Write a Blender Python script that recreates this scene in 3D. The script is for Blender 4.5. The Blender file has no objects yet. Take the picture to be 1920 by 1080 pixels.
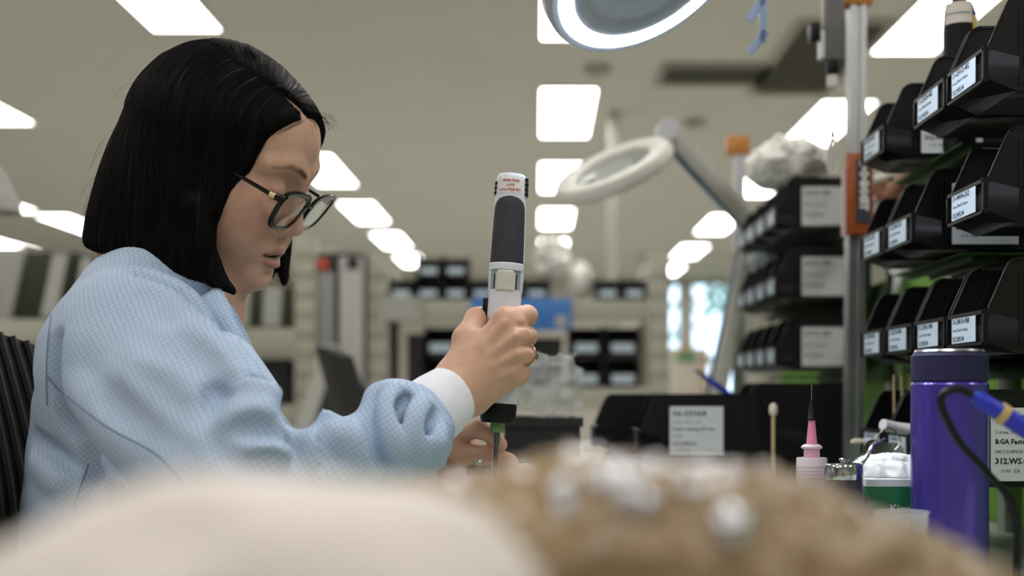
import bpy, bmesh, math, random
import numpy as np
from mathutils import Vector, Matrix, Euler
random.seed(7)
rng = np.random.default_rng(7)

# ------------------------------------------------------------------ camera, world, exposure
SC = bpy.context.scene
COL = SC.collection
FPX, VX, VY, ZC = 2217.0, 1010.0, 735.0, 1.09      # focal length in px, vanishing point, eye height
cam_d = bpy.data.cameras.new('camera')
cam = bpy.data.objects.new('camera', cam_d)
COL.objects.link(cam)
cam.location = (0, 0, ZC)
cam.rotation_euler = (math.pi / 2, 0, 0)
cam_d.sensor_width = 36.0
cam_d.lens = FPX / 1920 * 36
cam_d.shift_x = -(VX - 960) / 1920
cam_d.shift_y = (VY - 540) / 1920
cam_d.clip_start = 0.02
cam_d.dof.use_dof = True
cam_d.dof.focus_distance = 1.13
cam_d.dof.aperture_fstop = 3.1
SC.camera = cam

W = bpy.data.worlds.new('world')
SC.world = W
W.use_nodes = True
bg = W.node_tree.nodes['Background']
bg.inputs[0].default_value = (0.72, 0.86, 1.0, 1)
bg.inputs[1].default_value = 3.0

SC.view_settings.view_transform = 'Standard'
SC.view_settings.look = 'None'
SC.view_settings.gamma = 1.0
SC.view_settings.use_curve_mapping = False
SC.view_settings.exposure = 0.14
SC.cycles.use_denoising = True
SC.cycles.max_bounces = 8
SC.cycles.transparent_max_bounces = 12
SC.cycles.sample_clamp_indirect = 6.0

def P(px, py, d):
    """point at depth d in front of the eye that shows at this place of the photograph"""
    return Vector(((px - VX) / FPX * d, d, ZC + (VY - py) / FPX * d))
# ------------------------------------------------------------------ materials
MATS = {}
def lin(c):
    return tuple(((v / 255) / 12.92 if v / 255 <= 0.04045 else ((v / 255 + 0.055) / 1.055) ** 2.4) for v in c)
def mat(name, rgb, rough=0.5, metal=0.0, var=0.06, scale=40.0, bump=0.0, bscale=200.0, trans=0.0, alpha=1.0,
        emit=0.0, emit_rgb=None, spec=0.5, sss=0.0, coat=0.0, attr=None, ior=1.45):
    if name in MATS: return MATS[name]
    m = bpy.data.materials.new(name)
    m.use_nodes = True
    nt = m.node_tree
    b = nt.nodes['Principled BSDF']
    c = lin(rgb)
    tc = nt.nodes.new('ShaderNodeTexCoord')
    if attr:
        base = nt.nodes.new('ShaderNodeAttribute'); base.attribute_name = attr
        base_out = base.outputs['Color']
    else:
        base = nt.nodes.new('ShaderNodeRGB'); base.outputs[0].default_value = (*c, 1)
        base_out = base.outputs[0]
    nz = nt.nodes.new('ShaderNodeTexNoise'); nz.inputs['Scale'].default_value = scale; nz.inputs['Detail'].default_value = 3
    nt.links.new(tc.outputs['Object'], nz.inputs['Vector'])
    mr = nt.nodes.new('ShaderNodeMapRange')
    mr.inputs['From Min'].default_value = 0.3; mr.inputs['From Max'].default_value = 0.7
    mr.inputs['To Min'].default_value = 1 - var; mr.inputs['To Max'].default_value = 1 + var
    nt.links.new(nz.outputs['Fac'], mr.inputs['Value'])
    vm = nt.nodes.new('ShaderNodeVectorMath'); vm.operation = 'SCALE'
    nt.links.new(base_out, vm.inputs[0]); nt.links.new(mr.outputs[0], vm.inputs['Scale'])
    nt.links.new(vm.outputs[0], b.inputs['Base Color'])
    b.inputs['Roughness'].default_value = rough
    b.inputs['Metallic'].default_value = metal
    b.inputs['Specular IOR Level'].default_value = spec
    b.inputs['Transmission Weight'].default_value = trans
    b.inputs['Alpha'].default_value = alpha
    b.inputs['IOR'].default_value = ior
    b.inputs['Coat Weight'].default_value = coat
    if sss:
        b.inputs['Subsurface Weight'].default_value = sss
        b.inputs['Subsurface Radius'].default_value = (0.012, 0.005, 0.003)
        b.inputs['Subsurface Scale'].default_value = 0.5
    if emit:
        b.inputs['Emission Color'].default_value = (*lin(emit_rgb or rgb), 1)
        b.inputs['Emission Strength'].default_value = emit
    if bump:
        n2 = nt.nodes.new('ShaderNodeTexNoise'); n2.inputs['Scale'].default_value = bscale; n2.inputs['Detail'].default_value = 2
        nt.links.new(tc.outputs['Object'], n2.inputs['Vector'])
        bp = nt.nodes.new('ShaderNodeBump'); bp.inputs['Strength'].default_value = bump; bp.inputs['Distance'].default_value = 0.002
        nt.links.new(n2.outputs['Fac'], bp.inputs['Height']); nt.links.new(bp.outputs[0], b.inputs['Normal'])
    MATS[name] = m
    return m

# ------------------------------------------------------------------ objects
def props(o, label=None, cat=None, group=None, kind=None):
    if label: o['label'] = label
    if cat: o['category'] = cat
    if group: o['group'] = group
    if kind: o['kind'] = kind
    return o
def thing(name, label, cat, loc=(0, 0, 0), rotz=0.0, group=None):
    o = bpy.data.objects.new(name, None)
    o.empty_display_size = 0.05
    COL.objects.link(o)
    o.location = loc; o.rotation_euler = (0, 0, rotz)
    return props(o, label, cat, group)
def link_mesh(name, me, m=None, parent=None, loc=None, rot=None):
    o = bpy.data.objects.new(name, me)
    COL.objects.link(o)
    if m is not None and not me.materials: me.materials.append(m)
    if parent: o.parent = parent
    if loc is not None: o.location = loc
    if rot is not None: o.rotation_euler = rot
    return o
def copy_tree(o, parent=None):
    c = o.copy(); COL.objects.link(c); c.parent = parent
    for ch in list(o.children): copy_tree(ch, c)
    return c

class MB:
    """collects shapes for one mesh"""
    def __init__(s): s.v = []; s.f = []
    def add(s, vs, fs):
        n = len(s.v); s.v += [tuple(v) for v in vs]; s.f += [tuple(i + n for i in f) for f in fs]; return s
    def box(s, a, b):
        x0, y0, z0 = a; x1, y1, z1 = b
        return s.add([(x0,y0,z0),(x1,y0,z0),(x1,y1,z0),(x0,y1,z0),(x0,y0,z1),(x1,y0,z1),(x1,y1,z1),(x0,y1,z1)],
                     [(0,3,2,1),(4,5,6,7),(0,1,5,4),(1,2,6,5),(2,3,7,6),(3,0,4,7)])
    def obox(s, c, half, R):
        """box of half sizes about c turned by matrix R"""
        vs = [Vector(c) + R @ Vector((sx*half[0], sy*half[1], sz*half[2])) for sz in (-1,1) for sx, sy in ((-1,-1),(1,-1),(1,1),(-1,1))]
        return s.add(vs, [(0,3,2,1),(4,5,6,7),(0,1,5,4),(1,2,6,5),(2,3,7,6),(3,0,4,7)])
    def tube(s, pts, r, n=10, caps=True):
        pts = [Vector(p) for p in pts]
        rs = r if isinstance(r, (list, tuple)) else [r] * len(pts)
        rings = []; up = None
        for i, p in enumerate(pts):
            t = (pts[min(i+1, len(pts)-1)] - pts[max(i-1, 0)]).normalized()
            if up is None: up = Vector((0,0,1)) if abs(t.z) < 0.9 else Vector((1,0,0))
            a = t.cross(up).normalized(); up = a.cross(t).normalized()
            rings.append([p + (a * math.cos(k*2*math.pi/n) + up * math.sin(k*2*math.pi/n)) * rs[i] for k in range(n)])
        vs = [v for rg in rings for v in rg]
        fs = [(i*n+k, i*n+(k+1)%n, (i+1)*n+(k+1)%n, (i+1)*n+k) for i in range(len(pts)-1) for k in range(n)]
        if caps: fs += [tuple(range(n))[::-1], tuple((len(pts)-1)*n + k for k in range(n))]
        return s.add(vs, fs)
    def lathe(s, prof, n=32, c=(0,0,0), R=None):
        """profile [(radius, z)] turned about z"""
        vs = []; c = Vector(c)
        for r, z in prof:
            for k in range(n):
                a = 2*math.pi*k/n; v = Vector((r*math.cos(a), r*math.sin(a), z))
                vs.append(c + (R @ v if R else v))
        m = len(prof)
        fs = [(i*n+k, i*n+(k+1)%n, (i+1)*n+(k+1)%n, (i+1)*n+k) for i in range(m-1) for k in range(n)]
        if prof[0][0] > 1e-6: fs.append(tuple(range(n))[::-1])
        if prof[-1][0] > 1e-6: fs.append(tuple((m-1)*n+k for k in range(n)))
        return s.add(vs, fs)
    def prism(s, poly, a, b, axis='y'):
        """polygon [(u, v)] pushed from a to b; axis y: (u,v)=(x,z), x: (y,z), z: (x,y)"""
        def q(u, v, w): return (u, w, v) if axis == 'y' else ((w, u, v) if axis == 'x' else (u, v, w))
        n = len(poly)
        vs = [q(u, v, a) for u, v in poly] + [q(u, v, b) for u, v in poly]
        fs = [tuple(range(n)), tuple(range(2*n-1, n-1, -1))] + [(k, n+k, n+(k+1)%n, (k+1)%n) for k in range(n)]
        return s.add(vs, fs)
    def mesh(s, name, smooth=False, bevel=0.0, seg=2, sharp=40):
        me = bpy.data.meshes.new(name)
        me.from_pydata([tuple(v) for v in s.v], [], s.f)
        bm = bmesh.new(); bm.from_mesh(me)
        bmesh.ops.remove_doubles(bm, verts=bm.verts, dist=1e-6)
        bmesh.ops.recalc_face_normals(bm, faces=bm.faces)
        if bevel:
            es = [e for e in bm.edges if len(e.link_faces) == 2 and e.calc_face_angle(0) > 0.5]
            bmesh.ops.bevel(bm, geom=es, offset=bevel, segments=seg, profile=0.5, affect='EDGES', clamp_overlap=True)
        for f in bm.faces: f.smooth = smooth or bool(bevel)
        if smooth or bevel:
            for e in bm.edges:
                if len(e.link_faces) == 2 and e.calc_face_angle(0) > math.radians(sharp): e.smooth = False
        bm.to_mesh(me); bm.free()
        return me
    def build(s, name, m, parent=None, smooth=False, bevel=0.0, seg=2, loc=None, rot=None, sharp=40):
        return link_mesh(name, s.mesh(name, smooth, bevel, seg, sharp), m, parent, loc, rot)

def spline(pts, n):
    """Catmull-Rom through points, n samples per span"""
    p = [Vector(q) for q in pts]; p = [2*p[0]-p[1]] + p + [2*p[-1]-p[-2]]
    out = []
    for i in range(1, len(p)-2):
        for k in range(n):
            t = k/n
            out.append(0.5*((2*p[i]) + (p[i+1]-p[i-1])*t + (2*p[i-1]-5*p[i]+4*p[i+1]-p[i+2])*t*t + (3*p[i]-p[i-1]-3*p[i+1]+p[i+2])*t**3))
    out.append(p[-2])
    return out

TXT = {}
def text_mesh(s, size, bold=0.0, align='LEFT'):
    k = (s, size, bold, align)
    if k in TXT: return TXT[k]
    cu = bpy.data.curves.new('lettering', 'FONT')
    cu.body = s; cu.size = size; cu.resolution_u = 1; cu.offset = bold; cu.align_x = align; cu.extrude = 0.00005; cu.fill_mode = 'BOTH'
    o = bpy.data.objects.new('lettering', cu); COL.objects.link(o)
    dg = bpy.context.evaluated_depsgraph_get()
    me = bpy.data.meshes.new_from_object(o.evaluated_get(dg)); me.name = 'lettering'
    bpy.data.objects.remove(o); bpy.data.curves.remove(cu)
    TXT[k] = me
    return me
def join_text(lines, name='lettering'):
    """lines [(string, size, x, y, bold)] -> one mesh in the xy plane"""
    key = tuple(lines)
    if key in TXT: return TXT[key]
    mb = MB()
    for s, size, x, y, bold in lines:
        me = text_mesh(s, size, bold)
        mb.add([(v.co.x + x, v.co.y + y, v.co.z) for v in me.vertices], [tuple(p.vertices) for p in me.polygons])
    me = bpy.data.meshes.new(name); me.from_pydata(mb.v, [], mb.f)
    TXT[key] = me
    return me

# ------------------------------------------------------------------ smooth solids (distance fields, surface nets)
def smin(a, b, k):
    h = np.maximum(k - np.abs(a - b), 0.0) / k
    return np.minimum(a, b) - h * h * k * 0.25
def smax(a, b, k): return -smin(-a, -b, k)
def d_ell(p, c, r, R=None):
    q = p - np.asarray(c, float)
    if R is not None: q = q @ R
    r = np.asarray(r, float)
    k0 = np.sqrt(((q / r) ** 2).sum(1)); k1 = np.sqrt(((q / (r * r)) ** 2).sum(1))
    return np.where(k0 < 1e-6, -r.min(), k0 * (k0 - 1.0) / np.maximum(k1, 1e-9))
def d_cap(p, a, b, ra, rb):
    a = np.asarray(a, float); b = np.asarray(b, float)
    ab = b - a; t = np.clip(((p - a) @ ab) / (ab @ ab), 0, 1)
    return np.linalg.norm(p - a - t[:, None] * ab, axis=1) - (ra + (rb - ra) * t)
def d_chain(p, pts, rs, k=0.0):
    d = None
    for i in range(len(pts) - 1):
        e = d_cap(p, pts[i], pts[i+1], rs[i], rs[i+1])
        d = e if d is None else (smin(d, e, k) if k else np.minimum(d, e))
    return d
def d_plane(p, c, n):
    n = np.asarray(n, float); n = n / np.linalg.norm(n)
    return (p - np.asarray(c, float)) @ n
def d_poly(u, v, poly):
    """signed distance to a polygon in the plane"""
    poly = np.asarray(poly, float); n = len(poly)
    d = np.full(u.shape, 1e9); s = np.ones(u.shape)
    for i in range(n):
        a = poly[i]; b = poly[i-1]
        ex, ey = b - a; wx = u - a[0]; wy = v - a[1]
        t = np.clip((wx*ex + wy*ey) / (ex*ex + ey*ey), 0, 1)
        d = np.minimum(d, (wx - ex*t)**2 + (wy - ey*t)**2)
        c1 = v >= a[1]; c2 = v < b[1]; c3 = ex*wy > ey*wx
        s = np.where((c1 & c2 & c3) | (~c1 & ~c2 & ~c3), -s, s)
    return s * np.sqrt(d)

def nets(f, lo, hi, h, B=8, band=1.3):
    lo = np.asarray(lo, float); hi = np.asarray(hi, float)
    nb = np.ceil((hi - lo) / (h * B)).astype(int)
    g = np.stack(np.meshgrid(*[np.arange(k) for k in nb], indexing='ij'), -1).reshape(-1, 3)
    cen = lo + (g + 0.5) * h * B
    dv = np.concatenate([f(c) for c in np.array_split(cen, max(1, len(cen) // 200000))])
    g = g[np.abs(dv) < h * B * 0.87 * band]
    o = np.stack(np.meshgrid(*[np.arange(B + 1)] * 3, indexing='ij'), -1)
    N = nb * B + 3
    VID = []; VP = []; EDG = []
    for gc in np.array_split(g, max(1, len(g) // 400)):
        idx = gc[:, None, None, None, :] * B + o[None]
        val = f((lo + idx.reshape(-1, 3) * h)).reshape(idx.shape[:-1])
        ins = val < 0
        acc = np.zeros((len(gc), B, B, B, 3)); cnt = np.zeros((len(gc), B, B, B))
        for ax in range(3):
            oth = [a for a in range(3) if a != ax]
            for u in (0, 1):
                for w in (0, 1):
                    s0 = [slice(None)] + [None]*3; s1 = [slice(None)] + [None]*3
                    s0[1+ax] = slice(0, B); s1[1+ax] = slice(1, B+1)
                    for k, q in zip(oth, (u, w)): s0[1+k] = s1[1+k] = slice(q, B+q)
                    a = val[tuple(s0)]; b = val[tuple(s1)]
                    x = (a < 0) != (b < 0)
                    t = np.where(x, a / np.where(x, a - b, 1), 0)
                    cnt += x
                    acc[..., ax] += t
                    acc[..., oth[0]] += x * u; acc[..., oth[1]] += x * w
        hit = cnt > 0
        cell = idx[:, :B, :B, :B][hit]
        VID.append((cell[:, 0] * N[1] + cell[:, 1]) * N[2] + cell[:, 2])
        VP.append(lo + (cell + acc[hit] / cnt[hit][:, None]) * h)
        for ax in range(3):
            s1 = [slice(None)] + [slice(0, B)]*3; s1[1+ax] = slice(1, B+1)
            a = ins[:, :B, :B, :B]; b = ins[tuple(s1)]
            x = a != b
            EDG.append((ax, idx[:, :B, :B, :B][x], a[x]))
    VID = np.concatenate(VID); VP = np.concatenate(VP)
    od = np.argsort(VID); VID = VID[od]; VP = VP[od]
    quads = []
    for ax, c, a in EDG:
        if not len(c): continue
        o1 = np.eye(3, dtype=int)[(ax + 1) % 3]; o2 = np.eye(3, dtype=int)[(ax + 2) % 3]
        cs = [c, c - o1, c - o1 - o2, c - o2]
        ids = []; ok = np.ones(len(c), bool)
        for q in cs:
            k = (q[:, 0] * N[1] + q[:, 1]) * N[2] + q[:, 2]
            j = np.clip(np.searchsorted(VID, k), 0, len(VID) - 1)
            ok &= VID[j] == k
            ids.append(j)
        Q = np.stack(ids, 1)
        Q = np.where(a[:, None], Q, Q[:, ::-1])
        quads.append(Q[ok])
    return VP, np.concatenate(quads)

def np_mesh(name, V, Q, smooth=True):
    me = bpy.data.meshes.new(name)
    n = Q.shape[1]
    me.vertices.add(len(V)); me.vertices.foreach_set('co', np.ascontiguousarray(V, dtype=np.float32).ravel())
    me.loops.add(Q.size); me.loops.foreach_set('vertex_index', np.ascontiguousarray(Q, dtype=np.int32).ravel())
    me.polygons.add(len(Q)); me.polygons.foreach_set('loop_start', np.arange(0, Q.size, n, dtype=np.int32))
    me.polygons.foreach_set('loop_total', np.full(len(Q), n, dtype=np.int32))
    me.update(calc_edges=True); me.validate()
    me.polygons.foreach_set('use_smooth', np.full(len(me.polygons), smooth))
    return me
def set_colors(me, C, name='col'):
    at = me.color_attributes.new(name, 'FLOAT_COLOR', 'POINT')
    at.data.foreach_set('color', np.concatenate([C, np.ones((len(C), 1))], 1).astype(np.float32).ravel())
def relax(V, Q, it=2, lam=0.5):
    n = len(V)
    a = np.concatenate([Q[:, 0], Q[:, 1], Q[:, 2], Q[:, 3]]); b = np.concatenate([Q[:, 1], Q[:, 2], Q[:, 3], Q[:, 0]])
    ia = np.concatenate([a, b]); ib = np.concatenate([b, a])
    cnt = np.bincount(ia, minlength=n).astype(float)
    for _ in range(it):
        S = np.stack([np.bincount(ia, V[ib, k], minlength=n) for k in range(3)], 1) / np.maximum(cnt, 1)[:, None]
        V = V + lam * (S - V)
    return V
def rot_np(yaw, pit, rol):
    return np.array(Euler((rol, pit, yaw), 'XYZ').to_matrix())
def vnoise(p, s, seed=0):
    """smooth value noise"""
    q = p * s + seed * 17.31
    i = np.floor(q).astype(np.int64); f = q - i; f = f*f*(3-2*f)
    def hsh(a, b, c):
        n = (a*374761393 + b*668265263 + c*2147483647 + seed*1013) & 0x7fffffff
        n = ((n ^ (n >> 13)) * 1274126177) & 0x7fffffff
        return (n & 0xffff) / 65535.0
    r = 0
    for dx in (0,1):
        for dy in (0,1):
            for dz in (0,1):
                w = (f[:,0] if dx else 1-f[:,0])*(f[:,1] if dy else 1-f[:,1])*(f[:,2] if dz else 1-f[:,2])
                r = r + w*hsh(i[:,0]+dx, i[:,1]+dy, i[:,2]+dz)
    return r - 0.5
# ------------------------------------------------------------------ the room
BENCH = 0.90
CEIL = ZC + 1.66
FAR, BACK, LEFT, RIGHT = 17.3, -4.0, -8.5, 4.2
m_ceil = mat('ceiling_paint', (222, 221, 209), 0.9, var=0.015, scale=1.5)
m_wall = mat('wall_paint', (205, 201, 190), 0.85, var=0.03, scale=2)
m_floor = mat('floor_vinyl', (200, 200, 194), 0.4, var=0.08, scale=6)
m_trim = mat('trim_grey', (150, 150, 145), 0.6)
def struct(o): o['kind'] = 'structure'; return o
struct(MB().box((LEFT, BACK, -0.1), (RIGHT, FAR, 0)).build('floor', m_floor))
struct(MB().box((LEFT, BACK, CEIL), (RIGHT, FAR, CEIL + 0.1)).build('ceiling', m_ceil))
struct(MB().box((LEFT - 0.1, BACK, 0), (LEFT, FAR, CEIL)).build('wall_left', m_wall))
struct(MB().box((RIGHT, BACK, 0), (RIGHT + 0.1, FAR, CEIL)).build('wall_right', m_wall))
struct(MB().box((LEFT, BACK - 0.1, 0), (RIGHT, BACK, CEIL)).build('wall_back', m_wall))
# far wall with a door and two tall windows
wx = [1.72, 2.10, 2.22, 3.05]
fw = MB()
fw.box((LEFT, FAR, 0), (wx[0], FAR + 0.15, CEIL)); fw.box((wx[1], FAR, 0), (wx[2], FAR + 0.15, CEIL)); fw.box((wx[3], FAR, 0), (RIGHT, FAR + 0.15, CEIL))
for a, b, z0 in ((wx[0], wx[1], 1.60), (wx[2], wx[3], 0.35)):
    fw.box((a, FAR, 0), (b, FAR + 0.15, z0)); fw.box((a, FAR, CEIL - 0.04), (b, FAR + 0.15, CEIL))
struct(fw.build('wall_far', m_wall))
m_frame = mat('window_frame_paint', (170, 170, 175), 0.5)
m_glass = mat('window_glass', (235, 245, 250), 0.02, trans=1.0, ior=1.02, var=0)
for i, (a, b, z0) in enumerate(((wx[0], wx[1], 1.60), (wx[2], wx[3], 0.35))):
    w = thing('window_%d' % (i + 1), 'x', 'x'); del w['label'], w['category']; w['kind'] = 'structure'
    f = MB(); z1 = CEIL - 0.04
    f.box((a, FAR + .03, z0), (a + .05, FAR + .1, z1)); f.box((b - .05, FAR + .03, z0), (b, FAR + .1, z1))
    f.box((a, FAR + .03, z0), (b, FAR + .1, z0 + .05)); f.box((a, FAR + .03, z1 - .05), (b, FAR + .1, z1))
    if i: f.box((a, FAR + .03, 1.5), (b, FAR + .1, 1.62))
    f.build('window_frame', m_frame, w)
    zs = [(z0 + .05, z1 - .05)] if i == 0 else [(z0 + .05, 1.5), (1.62, z1 - .05)]
    for p0, p1 in zs: MB().box((a + .05, FAR + .06, p0), (b - .05, FAR + .066, p1)).build('pane', m_glass, w)
# pine door beside the windows
m_pine = mat('pine_wood', (206, 164, 104), 0.5, var=0.15, scale=8)
dr = thing('door_1', 'x', 'x'); del dr['label'], dr['category']; dr['kind'] = 'structure'
f = MB(); f.box((1.58, FAR - .05, 0), (1.66, FAR - .001, 1.74)); f.box((2.40, FAR - .05, 0), (2.48, FAR - .001, 1.74)); f.box((1.66, FAR - .05, 1.68), (2.40, FAR - .001, 1.74))
f.build('door_frame', m_pine, dr)
MB().box((1.665, FAR - .04, 0.01), (2.395, FAR - .005, 1.675)).build('door_leaf', mat('door_paint', (214, 204, 190), 0.5), dr, bevel=.004)
MB().tube([(2.33, FAR - .04, 1.0), (2.33, FAR - .10, 1.0), (2.22, FAR - .10, 1.0)], .012).build('door_handle', mat('steel', (190, 192, 195), 0.25, 1.0), dr, smooth=True)
ex = props(MB().box((2.0, FAR - .07, 1.54), (2.30, FAR - .042, 1.66)).build('exit_sign', mat('sign_green', (70, 150, 100), 0.4), bevel=.004),
           'small green sign board above the pale door at the far wall', 'sign')
# outside the windows
m_grass = mat('grass', (96, 120, 70), 0.9, var=0.2, scale=3)
props(MB().box((-20, FAR + .3, -.4), (30, FAR + 60, -.3)).build('lawn', m_grass), kind='structure')
m_leaf = mat('foliage', (110, 140, 120), 0.8, var=0.35, scale=2)
m_bark = mat('bark', (92, 80, 66), 0.9, var=0.2)
for i, (tx, ty, th, tr) in enumerate(((4.6, FAR + 10, 3.2, 1.7), (2.9, FAR + 17, 2.4, 1.2))):
    t = thing('garden_tree', ['large leafy tree outside the right-hand far window', 'smaller leafy tree further off outside the far window'][i], 'tree', (tx, ty, -.3), group='trees outside the window')
    MB().tube([(0, 0, 0), (.05, 0, th * .5), (0, .05, th)], [.16, .12, .07]).build('trunk', m_bark, t, smooth=True)
    cr = MB()
    for k in range(260):
        v = Vector((random.gauss(0, 1), random.gauss(0, 1), random.gauss(0, 1))).normalized() * tr * random.uniform(.45, 1)
        c = Vector((0, 0, th + tr * .4)) + Vector((v.x, v.y, v.z * .8)); s_ = random.uniform(.1, .22)
        a = Vector((random.gauss(0,1), random.gauss(0,1), random.gauss(0,1))).normalized() * s_; b = a.orthogonal().normalized() * s_
        cr.add([c - a, c + b, c + a, c - b], [(0, 1, 2, 3)])
    props(cr.build('crown', m_leaf, t), kind='stuff')

# ceiling luminaires: 0.3 x 1.2 m troffers in columns
m_lum = mat('luminaire_diffuser', (255, 251, 248), 0.4, emit=9.0, var=0)
m_lumf = mat('luminaire_frame', (225, 224, 218), 0.5)
LW, LL = 0.30, 1.2
lum = []
for col, x0, ds in (('left', -1.75, (9.43, 11.5, 13.5, 15.46)), ('centre', 0.015, (7.63, 9.73, 11.87, 14.0, 16.0)), ('right', 1.62, (7.91, 9.94, 12.26, 14.5, 16.6))):
    for d in ds: lum.append((col, x0, d))
for x0, d in ((-1.75, 5.39), (-1.75, 7.45), (0.015, 5.52), (1.62, 5.75)): lum.append(('near', x0, d))
for x0, d in ((-3.4, 7.26), (-4.88, 10.8), (-4.70, 12.25), (-6.16, 13.9), (-3.4, 5.1)): lum.append(('far left', x0, d))
for d in (-1.0, 1.1, 3.3):
    for x0 in (-3.4, -1.75, 0.015, 1.62): lum.append(('out', x0, d))
dif = MB().box((0, 0, -.012), (LW, LL, -.004)).mesh('diffuser')
fr = MB()
fr.box((-.02, -.02, -.014), (0, LL + .02, 0)); fr.box((LW, -.02, -.014), (LW + .02, LL + .02, 0)); fr.box((0, -.02, -.014), (LW, 0, 0)); fr.box((0, LL, -.014), (LW, LL + .02, 0))
frm = fr.mesh('frame')
cnt = {}
ORD = ['nearest', 'second', 'third', 'fourth', 'fifth', 'sixth', 'seventh']
lum.sort(key=lambda q: q[2])
for col, x0, d in lum:
    if col == 'out': lab = 'ceiling light panel out of view overhead, %s row, %s column' % ({-1.0: 'rear', 1.1: 'middle', 3.3: 'front'}[d], {-3.4: 'far left', -1.75: 'left', .015: 'centre', 1.62: 'right'}[x0])
    elif col == 'near':
        lab = {5.39: 'ceiling light panel cut by the top edge above the woman’s head', 7.45: 'ceiling light panel hidden behind the woman’s hair', 5.52: 'ceiling light panel behind the glowing magnifier ring', 5.75: 'large ceiling light panel at top right above the black bins'}[d]
    elif col == 'far left':
        lab = {7.26: 'ceiling light panel cut by the left edge, highest on the left', -1: '', 10.8: 'small ceiling light panel at left edge beside the hanging grey shade', 12.25: 'ceiling light panel just touching the back of the hair', 13.9: 'lowest ceiling light panel at the far left edge', 9.9: 'ceiling light panel hidden behind the hair on the left', 5.1: 'ceiling light panel beyond the left edge of view'}[d]
    else:
        k = cnt.get(col, 0); cnt[col] = k + 1
        lab = '%s ceiling light panel of the %s column running to the far wall' % (ORD[k], col)
    o = thing('ceiling_light', lab.replace('’', "'"), 'ceiling light', (x0, d - LL, CEIL), group='ceiling light panels')
    link_mesh('diffuser', dif, m_lum, o); link_mesh('frame', frm, m_lumf, o)
# ceiling vents and small fixtures
m_vent = mat('vent_metal', (170, 169, 156), 0.6)
m_dark = mat('vent_dark', (118, 117, 104), 0.8)
def vent(name, label, x0, x1, y0, y1, n, m):
    o = thing(name, label, 'vent', (x0, y0, CEIL))
    w, l = x1 - x0, y1 - y0
    f = MB(); f.box((0, 0, -.02), (w, .03, 0)); f.box((0, l - .03, -.02), (w, l, 0)); f.box((0, .03, -.02), (.03, l - .03, 0)); f.box((w - .03, .03, -.02), (w, l - .03, 0))
    f.build('frame', m, o)
    MB().box((.03, .03, -.003), (w - .03, l - .03, -.001)).build('backing', m_dark, o)
    sl = MB().add([(.03, 0, -.018), (w - .03, 0, -.018), (w - .03, .03, -.005), (.03, .03, -.005), (.03, .002, -.02), (w - .03, .002, -.02), (w - .03, .032, -.007), (.03, .032, -.007)],
                  [(0,1,2,3),(7,6,5,4),(0,4,5,1),(1,5,6,2),(2,6,7,3),(3,7,4,0)]).mesh('slat')
    for k in range(n): link_mesh('slat', sl, m, o, (0, .035 + k * (l - .08) / n, 0))
vent('ceiling_vent', 'long dark slatted air vent in the ceiling right of centre', .62, 1.18, 5.95, 6.35, 7, m_vent)
vent('return_air_grille', 'wide grey return air grille in the ceiling above the tool hoist', 1.15, 1.60, 5.25, 6.55, 16, mat('grille_grey', (180, 179, 166), 0.6))
for lab, px, py in (('round smoke detector on the ceiling between two light columns', 1302, 225), ('small round sensor on the ceiling left of the vent', 1120, 125), ('round ceiling speaker over the magnifier arm', 1205, 480)):
    d = 1.66 * FPX / (VY - py); q = P(px, py, d)
    props(MB().lathe([(.0, -.045), (.05, -.043), (.065, -.025), (.07, 0)], 20).build('smoke_detector', mat('detector_plastic', (176, 174, 160), 0.5), smooth=True, loc=(q.x, q.y, CEIL)), lab, 'detector')
# ------------------------------------------------------------------ background shelving (materials used by the bins come first)
m_cream = mat('shelf_paint', (176, 175, 160), 0.55, var=0.03, scale=5)
m_slot = mat('slot_shadow_steel', (96, 96, 86), 0.7)
def shelf_unit(label, d, x0, x1, zs, h, depth=.45, pw=.085, group='slotted shelving units'):
    t = thing('shelving_unit', label, 'shelving', (x0, d, 0), group=group)
    w = x1 - x0
    for px_ in (0, w - pw):
        for py_ in (0, depth - .05):
            p = MB().box((px_, py_, 0), (px_ + pw, py_ + .05, h)).build('post', m_cream, t, bevel=.004)
            if py_ == 0:
                sl = MB().box((0, -.002, 0), (.012, 0.001, .035)).mesh('slot')
                for k in range(int((h - .5) / .08)):
                    for q in (.2, .65): link_mesh('slot', sl, m_slot, p, (px_ + pw * q, 0, .5 + k * .08))
    for z, th in zs:
        MB().box((pw, .005, z - th), (w - pw, .045, z)).build('beam', m_cream, t, bevel=.004)
        MB().box((pw, .045, z - .03), (w - pw, depth - .05, z - .004)).build('shelf_board', m_cream, t)
    return t
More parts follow.
